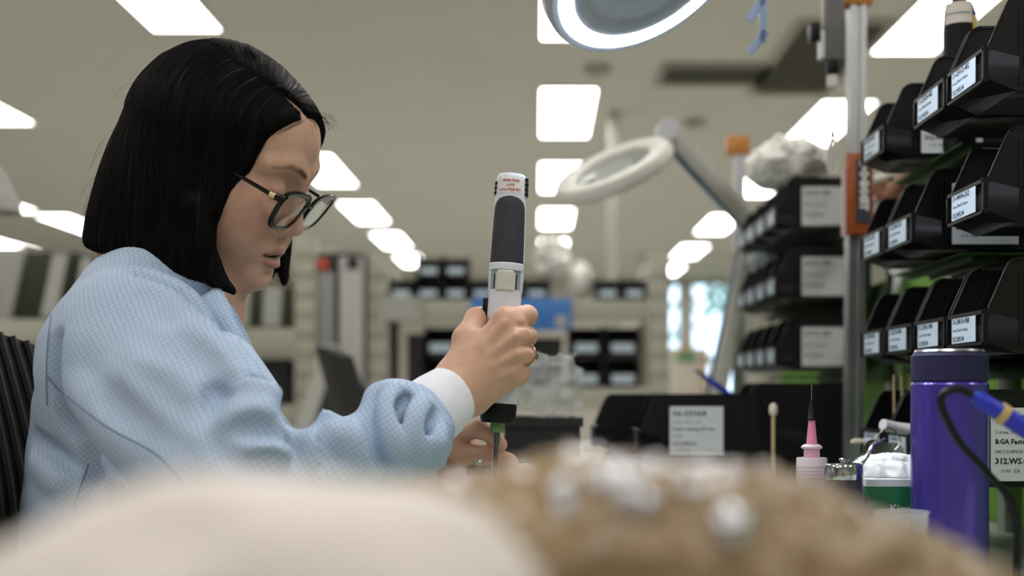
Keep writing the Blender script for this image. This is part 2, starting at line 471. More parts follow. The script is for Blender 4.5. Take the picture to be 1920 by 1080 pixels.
# ------------------------------------------------------------------ picking bins
m_bin = mat('black_bin_plastic', (17, 17, 19), 0.42, var=0.1, scale=60, bump=0.12, bscale=900, spec=.28)
m_paper = mat('label_paper', (216, 219, 222), 0.6, var=0.02)
m_fpaper = mat('front_label_paper', (205, 222, 236), 0.35, var=0.03)
m_ink = mat('label_ink', (28, 28, 34), 0.7, var=0)
BL, BW, BH = 0.17, 0.104, 0.092
def bin_profile():
    p = [(.030, 0), (BL, 0), (BL, BH), (.034, BH)]
    for k in range(1, 5):                                  # rounded shoulder
        a = math.pi / 2 + k * math.radians(66) / 4
        p.append((.034 + .014 * math.cos(a), BH - .014 + .014 * math.sin(a)))
    p += [(.004, .044), (.002, .0405), (0, .040), (0, .012)]
    return p
def bin_body():
    mb = MB(); pr = bin_profile(); t = .0022; h = BW / 2
    mb.prism(pr, -h, -h + t); mb.prism(pr, h - t, h)
    mb.box((.030, -h + t, 0), (BL, h - t, t))                                        # floor
    mb.box((BL - t, -h + t, t), (BL, h - t, BH))                                     # back
    mb.prism([(0, .010), (t, .010), (t, .040), (0, .040)], -h, h)                    # front lip
    mb.prism([(0, .012), (.030, 0), (.032, .002), (t, .0135)], -h + t, h - t)        # chin
    mb.box((-.0025, -h, .0385), (.004, h, .0425))                                    # lip rim
    mb.box((-.0025, -h, .009), (.002, h, .0118))
    mb.box((-.0025, -h, .009), (0, -h + .004, .042)); mb.box((-.0025, h - .004, .009), (0, h, .042))
    # rim along the slanted edge and the top
    e = pr[3:-3]
    for s in (-1, 1):
        for (x0, z0), (x1, z1) in zip([(BL, BH)] + e[:-1], e):
            n = Vector((z1 - z0, -(x1 - x0))).normalized() * .003
            if n.y < 0: n = -n
            y0, y1 = (h - .0035, h + .0005) if s > 0 else (-h - .0005, -h + .0035)
            mb.add([(x0, y0, z0 - .001), (x1, y0, z1 - .001), (x1 + n.x*.5, y0, z1 + n.y*.5), (x0 + n.x*.5, y0, z0 + n.y*.5),
                    (x0, y1, z0 - .001), (x1, y1, z1 - .001), (x1 + n.x*.5, y1, z1 + n.y*.5), (x0 + n.x*.5, y1, z0 + n.y*.5)],
                   [(0,1,2,3),(7,6,5,4),(0,4,5,1),(1,5,6,2),(2,6,7,3),(3,7,4,0)])
    for x in (.032, .037, .0415, .124, .130):                                                     # ribs on the sides
        mb.box((x, -h - .0012, .006), (x + .003, -h, BH - .012)); mb.box((x, h, .006), (x + .003, h + .0012, BH - .012))
    mb.prism([(.022, .030), (.0245, .030), (.0435, .078), (.041, .078)], h - t - .0018, h - t)   # rib inside
    mb.box((BL - .012, -h, BH - .004), (BL + .006, h, BH)); mb.box((BL + .003, -h + .01, BH - .016), (BL + .006, h - .01, BH))  # hanging lip
    return mb.mesh('body', bevel=.0006, seg=1)
BIN_ME = bin_body()
FLAB = MB().box((-.0032, -.033, .0128), (-.0027, .033, .0382)).mesh('front_label')
FLAB_S = MB().box((-.0032, -.028, .0128), (-.0027, .028, .0382)).mesh('front_label')
SLAB = MB().box((.044, -BW/2 - .0022, .006), (.120, -BW/2 - .0013, .076)).mesh('side_label')
RX = math.pi / 2
def front_text(num, nm, wsn):
    return join_text(((num, .0083, -.030, .0165, .0002), (nm, .0045, -.030, .009, 0), (wsn, .0072, -.030, -.001, .0002)))
def side_text(num, nm, maker, pn, wsn):
    return join_text(((num, .0115, .004, .053, .0003), (nm, .0052, .004, .043, 0), (maker, .0066, .004, .0335, .0002), (pn, .0048, .004, .0245, 0), (wsn, .0078, .004, .0145, .0003), ('0.00  EA', .0052, .010, .006, 0)))
def make_bin(loc, label, group, num='31-24010-988', nm='Screw, M3x8 SS Button', wsn='312.WS.04', rotz=0.0, side=True, text=True, scale=1.0, name='picking_bin',
             maker='RGA Fasteners', pn='HKC304M3X16', front=True):
    t = thing(name, label, 'bin', loc, rotz, group)
    t.scale = (scale,) * 3
    link_mesh('body', BIN_ME, m_bin, t)
    if front:
        fl = link_mesh('front_label', FLAB, m_fpaper, t)
        if text: link_mesh('lettering', front_text(num, nm, wsn), m_ink, fl, (-.0033, 0, .0155), (RX, 0, -RX))
    if side:
        sl = link_mesh('side_label', SLAB, m_paper, t)
        if text: link_mesh('lettering', side_text(num[3:], nm, maker, pn, wsn), m_ink, sl, (.044, -BW/2 - .0023, .008), (RX, 0, 0))
    return t
BX = 0.4315                                   # the bins' label plane
ROWZ = [ZC + .291, ZC + .164, ZC + .037, ZC - .091]
ROWN = ['top', 'second', 'third', 'bottom']
SLOT = {'A': 1.193, 'B': 1.303, 'C': 1.413, 'D': 1.523}
main_rows = [('A', 'B', 'D'), ('A', 'C', 'D'), ('A', 'B', 'C', 'D'), ('A', 'B', 'C', 'D')]
nums = {(0,'A'): '31-25012-482', (0,'B'): '31-25020-482', (0,'D'): '31-25008-482', (1,'A'): '31-04006-262', (1,'C'): '31-23006-952', (1,'D'): '31-23016-952',
        (2,'A'): '31-24010-988', (2,'B'): '31-23005-980', (2,'C'): '31-22914-980', (2,'D'): '31-23008-980', (3,'A'): '31-04016-262', (3,'B'): '31-04008-262', (3,'C'): '31-04010-262', (3,'D'): '31-04012-262'}
pos = {'A': 'nearest', 'B': 'second nearest', 'C': 'third nearest', 'D': 'farthest'}
for r, row in enumerate(main_rows):
    for s in row:
        make_bin((BX - (.0445 if (r, s) == (3, 'A') else 0), SLOT[s] - (.012 if (r, s) == (3, 'A') else 0), ROWZ[r]), '%s black picking bin in the %s row of the near rack' % (pos[s], ROWN[r]), 'black bins of the near rack', nums[(r, s)])
# the neighbouring station's rack, a metre further on
for r in range(3):
    for k in range(4):
        make_bin((BX + .0, 2.19 + k * .107, ROWZ[r] + .004), '%s black picking bin in the %s row of the far blurred rack' % (['nearest', 'second nearest', 'third nearest', 'farthest'][k], ['top', 'middle', 'bottom'][r]),
                 'black bins of the far rack', '31-2%d0%d%d-480' % (r + 3, k, r), side=(k == 0))
# ------------------------------------------------------------------ racks: green panel, trays, posts
m_green = mat('green_panel_paint', (122, 178, 62), 0.45, var=0.04, scale=6)
m_tray = mat('green_tray_paint', (40, 66, 27), 0.4, var=0.05)
m_alu = mat('aluminium', (196, 198, 202), 0.32, 0.9, var=0.04, scale=20)
def rack(label, y0, y1, zs, pan0, pan1, lab2):
    t = thing('bin_rack', label, 'rack', (.6, (y0 + y1) / 2, BENCH))
    ox, oy, oz = t.location
    for z in zs:
        ya = y0 + .52 * (y1 - y0)
        MB().box((BX + .055 - ox, ya - oy, z - .006 - oz), (.615 - ox, y1 - oy, z - .0035 - oz)).build('tray', m_tray, t)
        MB().box((.615 - ox, y0 - oy, z - .02 - oz), (.63 - ox, y1 - oy, z + .03 - oz)).build('rail', m_tray, t)
        for k in range(4):
            x = BX + .07 + k * .03
            MB().box((x - ox, ya + .01 - oy, z - .012 - oz), (x + .006 - ox, y1 - .01 - oy, z - .006 - oz)).build('tray_rib', m_tray, t)
    for y in (y0 + .005, y1 - .02):
        MB().box((.63 - ox, y - oy, 0), (.655 - ox, y + .025 - oy, max(zs) + .06 - oz)).build('upright', m_alu, t, bevel=.002)
    p = MB().box((.665, pan0, BENCH), (.68, pan1, ZC + .215)).build('bench_panel', m_green, bevel=.002)
    props(p, lab2, 'panel')
    return t

rack('green steel rack holding the near black bins', 1.08, 1.62, ROWZ, 0.75, 2.22, 'lime green partition panel behind the near bins')
rack('green steel rack holding the far blurred bins', 2.12, 2.60, ROWZ[:3], 2.26, 3.25, 'lime green partition panel behind the far blurred bins')
for i, (d, x) in enumerate(((1.80, .478), (2.86, .480))):
    z1 = ZC + (.586 if i == 0 else .572)
    t = thing('station_post', ['tall aluminium post with orange fittings beside the near rack', 'blurred aluminium post with orange fittings beside the far rack'][i], 'post', (x, d, BENCH), group='aluminium posts of the stations')
    lean = .006
    f = MB()
    sec = []
    for cx, cy in ((-1,-1),(1,-1),(1,1),(-1,1)):                     # slotted square profile
        pass
    prof = [(-.0125,-.0125),(-.003,-.0125),(-.003,-.008),(.003,-.008),(.003,-.0125),(.0125,-.0125),(.0125,-.003),(.008,-.003),(.008,.003),(.0125,.003),(.0125,.0125),(.003,.0125),(.003,.008),(-.003,.008),(-.003,.0125),(-.0125,.0125),(-.0125,.003),(-.008,.003),(-.008,-.003),(-.0125,-.003)]
    n = len(prof)
    hgt = z1 - BENCH
    f.add([(a, b, 0) for a, b in prof] + [(a + lean, b, hgt) for a, b in prof], [tuple(range(n))[::-1], tuple(range(n, 2*n))] + [(k, (k+1) % n, n + (k+1) % n, n + k) for k in range(n)])
    f.build('profile', m_alu, t)
    MB().box((-.026, -.017, hgt), (.028, .017, hgt + .045)).build('end_bracket', mat('orange_plastic', (196, 128, 62), 0.45), t, bevel=.004)
    MB().box((.0128, -.01, 0), (.0165, .01, hgt * .55)).build('edge_strip', m_green, t)
    MB().box((-.03, -.03, 0), (.03, .03, .008)).build('foot_plate', m_alu, t)
    # orange tool socket with dark name strip
    z0 = ZC + (.236 if i == 0 else .212) - BENCH
    b = MB().box((-.016, -.026, z0), (.026, -.0127, z0 + .124)).build('orange_clamp', mat('rust_orange_plastic', (158, 78, 30), 0.4), t, bevel=.005)
    MB().box((-.021, -.024, z0 - .002), (-.0162, -.014, z0 + .10)).build('pink_edge', mat('pale_pink_plastic', (206, 176, 178), 0.5), b)
    MB().box((-.002, -.0275, z0 + .018), (.020, -.0262, z0 + .112)).build('name_strip', mat('slate_strip', (56, 60, 72), 0.5), b)
    link_mesh('lettering', join_text((('DOGOSIT', .0165, 0, 0, .0012),)), mat('white_ink', (226, 222, 212), 0.6), b, (.0045, -.0277, z0 + .110), (RX, RX, 0))
    MB().lathe([(0, 0), (.0026, .0002), (.0026, 0)], 16).build('red_dot', mat('red_ink', (196, 60, 44), 0.5), b, loc=(.0112, -.0279, z0 + .1035), rot=(RX, 0, 0))
# bench
m_bench = mat('bench_mat', (176, 186, 172), 0.6, var=0.04, scale=10)
bn = thing('workbench', 'long workbench with pale green-grey mat under bins and bottle', 'bench', (.3, 1.7, 0))
MB().box((-.50, -1.52, BENCH - .03), (.55, 1.9, BENCH - .002)).build('worktop', mat('worktop_laminate', (200, 200, 194), 0.5), bn, bevel=.003)
MB().box((-.49, -1.5, BENCH - .002), (.36, 1.88, BENCH)).build('bench_mat', m_bench, bn)
for x in (-.42, .47):
    for y in (-1.40, 1.80):
        MB().box((x, y, 0), (x + .05, y + .05, BENCH - .03)).build('leg', m_alu, bn)
# ------------------------------------------------------------------ things on the background shelves
def bx(px, d): return (px - VX) / FPX * d
def bz(py, d): return ZC + (VY - py) / FPX * d
D1 = 4.8
shelf_unit('cream slotted shelving behind the screwdriver, stacked with black bins', D1, bx(688, D1), bx(1256, D1), [(bz(562, D1), .085), (bz(727, D1), .085), (.62, .08)], bz(478, D1))
D2 = 4.75
shelf_unit('cream slotted shelving just behind the woman’s chin'.replace('’', "'"), D2, bx(212, D2), bx(592, D2), [(bz(615, D2), .10), (bz(760, D2), .08)], bz(440, D2), group='slotted shelving units')
D3 = 4.2
shelf_unit('cream slotted shelving at the left edge behind the chair', D3, bx(-330, D3), bx(30, D3) + .52, [(bz(598, D3), .085), (bz(740, D3), .08)], bz(450, D3))
# small bins along the upper shelf, tall stacks below; rotated to face the camera
zt = bz(562, D1)
for k, (px, tier) in enumerate(((752, 0), (803, 0), (854, 0), (803, 1), (854, 1), (905, 0), (956, 0), (1007, 0), (1140, 0), (1190, 0))):
    make_bin((bx(px, D1), D1 + .01 + (.02 if tier else 0), zt + tier * .094 + .001), '%s small black bin on the upper shelf behind the screwdriver' % ['leftmost', 'second', 'third', 'left upper', 'right upper', 'fourth', 'fifth', 'sixth', 'seventh', 'rightmost'][k],
             'small black bins on the upper background shelf', rotz=math.pi / 2, side=False, text=False)
zt2 = bz(727, D1)
for k, (px, tier) in enumerate(((825, 0), (825, 1), (1100, 0), (1100, 1), (1170, 0), (1170, 1))):
    make_bin((bx(px, D1), D1 + .06, zt2 + .001 + tier * .1285), '%s black bin under the upper background shelf, %s of its stack' % (['left', 'left', 'middle', 'middle', 'right', 'right'][k], ['bottom', 'top'][tier]),
             'larger black bins under the background shelf', rotz=math.pi / 2, side=False, text=False, scale=1.38)
m_blk = mat('black_crate_plastic', (24, 24, 24), 0.5)
m_oliv = mat('dark_olive_plastic', (44, 50, 32), 0.5, var=0.1)
m_sheet = mat('pale_sheet', (176, 176, 168), 0.6)
def rbox(name, label, cat, a, b, m, group=None, bevel=.006, parts=()):
    """open box with walls between corner a and corner b, extra parts as (name, a, b, material)"""
    x0, y0, z0 = a; x1, y1, z1 = b
    t = thing(name, label, cat, ((x0 + x1) / 2, (y0 + y1) / 2, z0), group=group)
    w, l, h = (x1 - x0) / 2, (y1 - y0) / 2, z1 - z0
    q = min(.006, w * .2)
    mb = MB(); mb.box((-w, -l, 0), (w, l, q)); mb.box((-w, -l, q), (-w + q, l, h)); mb.box((w - q, -l, q), (w, l, h)); mb.box((-w + q, -l, q), (w - q, -l + q, h)); mb.box((-w + q, l - q, q), (w - q, l, h))
    mb.build('body', m, t)
    rm = MB(); e = .004
    rm.box((-w - e, -l - e, h - .012), (w + e, -l, h)); rm.box((-w - e, l, h - .012), (w + e, l + e, h)); rm.box((-w - e, -l, h - .012), (-w, l, h)); rm.box((w, -l, h - .012), (w + e, l, h))
    rm.build('rim', m, t)
    for n_, pa, pb, pm in parts: MB().box(pa, pb).build(n_, pm, t)
    return t
rbox('black_crate', 'wide black crate under the blue sign, behind the fist', 'crate', (bx(912, D1), D1 + .06, zt2), (bx(1055, D1), D1 + .3, bz(632, D1)), m_blk)
rbox('black_crate', 'narrow black crate left of the stacked bins on the lower background shelf', 'crate', (bx(760, D1), D1 + .06, zt2), (bx(789, D1), D1 + .3, bz(625, D1)), m_blk)
# dark olive magazine boxes with pale dividers, leaning on the shelf
def leaning_box(label, px0, px1, py0, py1, d, tilt, m, stripe):
    t = thing('magazine_box', label, 'box', (bx((px0 + px1) / 2, d), d + .03, bz(py1, d)), group='olive magazine boxes')
    w = bx(px1, d) - bx(px0, d); h = bz(py0, d) - bz(py1, d); s = tilt * h
    def slab(y0, y1, u0, u1, v0, v1):
        f = lambda u, v, y: (u * w - w / 2 + s * v, y, v * h)
        return MB().add([f(u0, v0, y0), f(u1, v0, y0), f(u1, v0, y1), f(u0, v0, y1), f(u0, v1, y0), f(u1, v1, y0), f(u1, v1, y1), f(u0, v1, y1)],
                        [(0,3,2,1),(4,5,6,7),(0,1,5,4),(1,2,6,5),(2,3,7,6),(3,0,4,7)])
    slab(0, .25, 0, 1, 0, 1).build('body', m, t, bevel=.006)
    for a, b in stripe: slab(-.006, -.0005, a, b, .04, .97).build('pale_sheet', m_sheet, t)
leaning_box('dark olive box with two pale sheets behind the woman’s chin'.replace('’', "'"), 428, 546, 535, 613, D2, .05, m_oliv, ((.06, .30), (.52, .80)))
leaning_box('dark olive box hidden behind the woman’s shoulder'.replace('’', "'"), 255, 420, 500, 613, D2, .05, m_oliv, ((.1, .3), (.55, .75)))
leaning_box('tall dark olive box with a slanted pale sheet at far left', 18, 112, 470, 597, D3, .20, m_oliv, ((.55, .85),))
leaning_box('tall pale box leaning at the left edge of the background', -70, 12, 462, 597, D3, .22, mat('pale_grey_plastic', (164, 164, 156), 0.5), ())
leaning_box('dark olive box beside the woman’s back on the left shelf'.replace('’', "'"), 120, 215, 478, 597, D3, .16, m_oliv, ((.1, .32),))
rbox('black_crate', 'black crate under the shelf behind the woman’s collar'.replace('’', "'"), 'crate', (bx(462, D2), D2 + .08, bz(760, D2) + .001), (bx(534, D2), D2 + .35, bz(672, D2)), m_blk)
rbox('black_crate', 'dim grey crate under the left shelf behind the chair', 'crate', (bx(60, D3), D3 + .08, bz(740, D3) + .001), (bx(170, D3), D3 + .34, bz(650, D3)), mat('dim_grey_plastic', (96, 95, 86), 0.6))
# equipment between the two shelving units
m_eq = mat('equipment_enamel', (186, 186, 180), 0.5)
DE = 4.78
e = thing('equipment_cabinet', 'tall dark equipment cabinet with white and grey door panels between the shelves', 'cabinet', (bx(640, DE), DE, 0))
def ex_(px): return bx(px, DE) - bx(640, DE)
MB().box((ex_(597), 0, 0), (ex_(684), .4, bz(474, DE))).build('body', mat('cabinet_dark', (52, 56, 50), 0.6), e)
MB().box((ex_(638), -.02, .85), (ex_(682), 0, bz(482, DE))).build('door', mat('door_enamel', (186, 185, 182), 0.5), e, bevel=.006)
MB().box((ex_(598), -.02, bz(655, DE)), (ex_(628), 0, bz(510, DE))).build('door', mat('door_grey', (150, 150, 150), 0.5), e, bevel=.006)
MB().box((ex_(652), -.025, bz(505, DE)), (ex_(674), -.021, bz(484, DE))).build('vent_plate', m_blk, e)
MB().box((ex_(598), -.03, bz(506, DE)), (ex_(616), -.0, bz(486, DE))).build('red_plate', mat('red_plate', (206, 84, 72), 0.5), e, bevel=.004)
lb = thing('leaning_board', 'narrow white board leaning against the equipment cabinet', 'board', (bx(575, 4.4), 4.38, 0))
zb = bz(645, 4.5)
MB().add([(-.35, 0, 0), (-.28, 0, 0), (.085, .2, zb), (.02, .2, zb), (-.35, .03, 0), (-.28, .03, 0), (.085, .23, zb), (.02, .23, zb)], [(0,1,2,3),(7,6,5,4),(0,4,5,1),(1,5,6,2),(2,6,7,3),(3,7,4,0)]).build('board', mat('white_board', (180, 180, 172), 0.5), lb)
# signs and sheets clipped to the shelf beam
props(MB().box((bx(884, D1), D1 - .020, bz(620, D1)), (bx(1072, D1), D1 - .006, bz(560, D1))).build('blue_sign', mat('blue_sign_plastic', (62, 122, 196), 0.4), bevel=.004), 'blue sign board on the shelf beam behind the fist', 'sign')
props(MB().box((bx(1042, D1), D1 - .024, bz(614, D1)), (bx(1062, D1), D1 - .0205, bz(592, D1))).build('white_tag', m_sheet), 'small white tag on the blue sign', 'tag')
props(MB().box((bx(714, D1), D1 - .012, bz(601, D1)), (bx(790, D1), D1 - .003, bz(556, D1))).build('paper_sheet', mat('grey_paper', (172, 172, 166), 0.6)), 'pale paper sheet on the left end of the shelf beam', 'paper')
# plastic bags
m_bag = mat('white_poly_bag', (242, 240, 234), 0.35, var=0.03)
def bag(label, c, r, seed, m=m_bag, h=None, rough=.28, name='plastic_bag', group=None, fine=.35, fq=1.0):
    c = np.array(c); h = h or min(r) / 11
    def f(p):
        d = d_ell(p, c, r)
        q = p / min(r) * fq
        n1 = vnoise(q, 1.6, seed); n2 = np.abs(vnoise(q, 3.4, seed + 1)); n3 = np.abs(vnoise(q, 6.5, seed + 2))
        return (d + min(r) * (rough * n1 + rough * 1.1 * (n2 - .2) + fine * rough * (n3 - .2)))
    V, Q = nets(f, c - np.array(r) * 1.5, c + np.array(r) * 1.5, h)
    base = Vector((c[0], c[1], V[:, 2].min()))
    o = link_mesh(name, np_mesh(name, V - np.array(base), Q), m, None, base)
    return props(o, label, 'bag', group)
bag('white plastic bag heaped on the upper background shelf', (bx(1035, D1), D1 + .12, zt + .185), (.070, .08, .075), 3, rough=.55, fine=.5)
bag('white plastic bag sagging beside the bins on the background shelf', (bx(1090, D1), D1 + .12, zt + .092), (.050, .07, .070), 8, rough=.5, fine=.5)
bag('white plastic bag on top of the far blurred bins', (bx(1480, 2.33), 2.35, ROWZ[0] + .158), (.075, .12, .045), 5, rough=.5, fine=.5)
bag('shiny plastic bag stuffed between rows of the far rack', (bx(1432, 2.45), 2.47, ROWZ[1] + .112), (.030, .06, .018), 11, mat('shiny_poly_bag', (212, 222, 238), 0.12, trans=.3, ior=1.25))
# white conduit dropping from the ceiling
cx = bx(1152, 7.0)
props(MB().box((cx - .035, 7.0, 0), (cx + .035, 7.07, CEIL - .001)).build('conduit_column', mat('conduit_paint', (180, 178, 168), 0.5), bevel=.004), 'thin white conduit column between ceiling and shelf', 'column')
# black chair of the neighbouring place, seen edge-on
def office_chair(label, loc, rotz, seat_z, back_lo, back_hi, lean, ribs, group=None, back_x=-.22):
    t = thing('office_chair', label, 'chair', loc, rotz, group)
    m_mesh = mat('chair_black', (26, 25, 24), 0.6, var=.15)
    m_pl = mat('chair_plastic', (20, 20, 20), 0.4)
    MB().box((-.22, -.23, seat_z - .075), (.22, .23, seat_z)).build('seat', m_mesh, t, bevel=.03, seg=3)
    mb = MB(); n, k_ = 15, 13
    for th in (0, .028):
        for i in range(n):
            v = i / (n - 1); z = back_lo + (back_hi - back_lo) * v
            for k in range(k_):
                u = k / (k_ - 1) * 2 - 1
                hw = .22 * (1 - .18 * max(0, v - .6) / .4)
                mb.v.append((back_x - th - lean * (v - .3) + .035 * u * u + .02 * math.sin(v * 3.0), u * hw, z - .03 * u * u * v))
    N_ = n * k_
    for i in range(n - 1):
        for k in range(k_ - 1):
            a = i * k_ + k
            mb.f += [(a, a+1, a+k_+1, a+k_), (N_+a, N_+a+k_, N_+a+k_+1, N_+a+1)]
    for i in range(n - 1):
        for k in (0, k_ - 1): a = i*k_+k; mb.f.append((a, a+k_, N_+a+k_, N_+a))
    for k in range(k_ - 1):
        for i in (0, n - 1): a = i*k_+k; mb.f.append((a, a+1, N_+a+1, N_+a))
    bk = mb.build('backrest', m_mesh, t, smooth=True)
    if ribs:
        for k in range(ribs):
            u = (k + .5) / ribs * 2 - 1
            pts = []
            for i in range(9):
                v = i / 8; hw = .22 * (1 - .18 * max(0, v - .6) / .4)
                pts.append((back_x + .002 - lean * (v - .3) + .035 * u * u + .02 * math.sin(v * 3.0), u * hw, back_lo + (back_hi - back_lo) * v - .03 * u * u * v))
            MB().tube(pts, .0045, 6).build('rib', m_mesh, bk, smooth=True)
    MB().tube([(back_x - .03, 0, back_lo + .05), (back_x - .05, 0, seat_z - .02), (-.05, 0, seat_z - .085)], .02).build('back_bracket', m_pl, t, smooth=True)
    MB().tube([(0, 0, .08), (0, 0, seat_z - .07)], .028, 16).build('gas_column', m_alu, t, smooth=True)
    for k in range(5):
        a = 2 * math.pi * k / 5 + .3
        lg = MB().tube([(0, 0, .11), (.30 * math.cos(a), .30 * math.sin(a), .065)], [.026, .016]).build('leg', m_pl, t, smooth=True)
        MB().tube([(.30 * math.cos(a) - .012 * math.sin(a), .30 * math.sin(a) + .012 * math.cos(a), .03), (.30 * math.cos(a) + .012 * math.sin(a), .30 * math.sin(a) - .012 * math.cos(a), .03)], .029, 16).build('castor', m_pl, lg, smooth=True)
    return t
CH = office_chair('black ribbed office chair the woman sits on, at the left edge', (-.345, 1.205, 0), 0, .612, .74, 1.155, .05, 15, 'office chairs', back_x=-.20)
fr_ = MB(); fr_.tube([(.26 * math.cos(2*math.pi*k/32) + .20, .26 * math.sin(2*math.pi*k/32), .232) for k in range(33)], .012, 8, caps=False)
fr_.tube([(0, 0, .20), (-.06, 0, .232)], .012); fr_.tube([(0, .0, .20), (.20, .26, .232)], .010); fr_.tube([(0, 0, .20), (.20, -.26, .232)], .010)
fr_.build('foot_ring', m_alu, CH, smooth=True)
office_chair('black office chair seen edge-on behind the woman’s forearm'.replace('’', "'"), (bx(735, 3.1), 3.1, 0), math.radians(18), .52, .66, bz(652, 3.1), .10, 0, 'office chairs', back_x=-.10)
# grey lamp shade cut by the left edge
sh = thing('pendant_lamp', 'grey lamp shade cut by the left edge of the picture', 'lamp', tuple(P(-18, 372, 2.6)))
MB().lathe([(.018, .07), (.03, .06), (.062, -.01), (.066, -.03), (.062, -.03), (.058, -.01), (.026, .056), (.014, .066)], 24).build('shade', mat('grey_shade', (168, 168, 164), 0.5), sh, smooth=True)
MB().tube([(0, 0, .06), (0, 0, CEIL - sh.location.z)], .004, 6).build('cable', m_blk, sh)
# ------------------------------------------------------------------ the woman
HS = 0.94
HR = rot_np(math.radians(-9), math.radians(21.5), math.radians(7.7))
HC = np.array(P(421, 309, 1.192))
def to_head(p): return ((p - HC) @ HR) / HS
def from_head(q): return HC + HS * (np.atleast_2d(np.asarray(q, float)) @ HR.T)
def FH(*q): return Vector(from_head([q])[0])

LIP_U = [(.0715, .0275, -.0705), (.0832, .0155, -.0670), (.0893, .005, -.0655), (.0898, 0, -.0665)]
LIP_L = [(.0715, .0275, -.0712), (.0825, .0150, -.0785), (.0880, .005, -.0818), (.0884, 0, -.0818)]
MOUTH = [(.0745, .0275, -.0708), (.0885, .015, -.0722), (.0945, 0, -.0730)]
BROW = [(.0960, .011, .0195), (.0935, .020, .0235), (.0870, .034, .0265), (.0745, .051, .0205)]
LASH = [(.0815, .0185, -.0035), (.0865, .026, -.0065), (.0855, .034, -.0075), (.0780, .0435, -.0055)]
CREASE = [(.0815, .0185, .003), (.0860, .026, .0055), (.0850, .034, .006), (.0775, .0435, .003)]
def head_sdf(q):
    """q in head space: x to the face, y to her left, z up"""
    s = np.stack([q[:, 0], np.abs(q[:, 1]), q[:, 2]], 1)
    d = d_ell(q, (-.012, 0, .035), (.096, .073, .080))
    d = smin(d, d_ell(q, (.032, 0, .043), (.055, .060, .050)), .03)
    d = smin(d, d_ell(q, (.027, 0, -.028), (.058, .058, .068)), .03)
    d = smin(d, d_ell(q, (.050, 0, -.068), (.034, .036, .032)), .025)
    d = smin(d, d_ell(s, (.052, .038, -.022), (.028, .026, .026)), .025)           # cheekbones
    d = smin(d, d_ell(s, (.050, .034, -.058), (.026, .020, .026)), .025)           # cheeks
    d = smin(d, d_cap(s, (-.002, .046, -.062), (.060, .014, -.102), .017, .015), .022)
    d = smin(d, d_ell(q, (.066, 0, -.1005), (.0185, .021, .0165)), .016)           # chin
    d = smax(d, -d_ell(s, (.1035, .0335, -.003), (.0215, .021, .0155)), .018)      # eye sockets
    d = smin(d, d_chain(s, [(.0885, .010, .021), (.084, .028, .028), (.068, .050, .022)], [.006, .0068, .006]), .014)
    d = smin(d, d_ell(s, (.0695, .0315, -.001), (.0172, .0165, .0125)), .006)      # closed lids
    d = smin(d, d_cap(q, (.0865, 0, .014), (.0945, 0, -.030), .0068, .0085), .012) # nose
    d = smin(d, d_ell(q, (.0955, 0, -.0365), (.0105, .0095, .0090)), .008)
    d = smin(d, d_ell(s, (.0840, .0135, -.0408), (.0120, .0076, .0082)), .005)
    d = smax(d, -d_chain(s, [(.0885, .0215, -.0345), (.0795, .0225, -.0385), (.0800, .0195, -.0480)], [.0006, .0012, .0008]), .004)
    d = smax(d, -d_ell(s, (.0905, .0066, -.0505), (.0055, .0034, .0045)), .003)    # nostrils
    d = smin(d, d_chain(s, LIP_U, [.0018, .0032, .0036, .0034]), .004)
    d = smin(d, d_chain(s, LIP_L, [.0018, .0034, .0042, .0042]), .004)
    d = smax(d, -d_chain(s, MOUTH, [.0008, .0012, .0018]), .0015)
    d = smax(d, -d_ell(q, (.083, 0, -.0728), (.014, .0215, .0013)), .0010)
    d = smax(d, -d_ell(s, (.089, .0, -.0915), (.006, .012, .0035)), .008)          # fold under the lip
    d = smin(d, d_ell(s, (-.012, .073, -.006), (.017, .007, .030)), .008)          # ears
    lid = d_chain(s, CREASE, [.0006] * 4)
    d = smax(d, -lid, .0012)
    return d
NECK = [np.array(FH(-.030, 0, -.035)), np.array(FH(-.050, 0, -.115)), np.array(P(335, 545, 1.20)), np.array(P(300, 640, 1.22))]
def neck_sdf(p):
    return d_chain(p, NECK, [.054, .053, .060, .075], .02)

# limbs: shoulder, elbow, wrist of the near (right) and the far (left) arm
SH_R = np.array(P(268, 690, 1.085)); EL_R = np.array(P(475, 895, .970)); MF_R = np.array(P(655, 848, 1.022)); WR_R = np.array(P(868, 726, 1.10))
SH_L = np.array(P(330, 640, 1.36)); EL_L = np.array(P(555, 970, 1.40)); WR_L = np.array(P(852, 850, 1.195))
def body_core(p):
    d = d_cap(p, P(300, 640, 1.21), (-.45, 1.20, .70), .078, .10)
    d = smin(d, d_cap(p, SH_R, SH_L, .042, .042), .04)
    d = smin(d, neck_sdf(p), .03)
    d = smin(d, d_chain(p, [SH_R, EL_R, MF_R, WR_R], [.040, .034, .025, .0235], .01), .03)
    d = smin(d, d_chain(p, [SH_L, EL_L, WR_L], [.040, .034, .024], .01), .03)
    return d
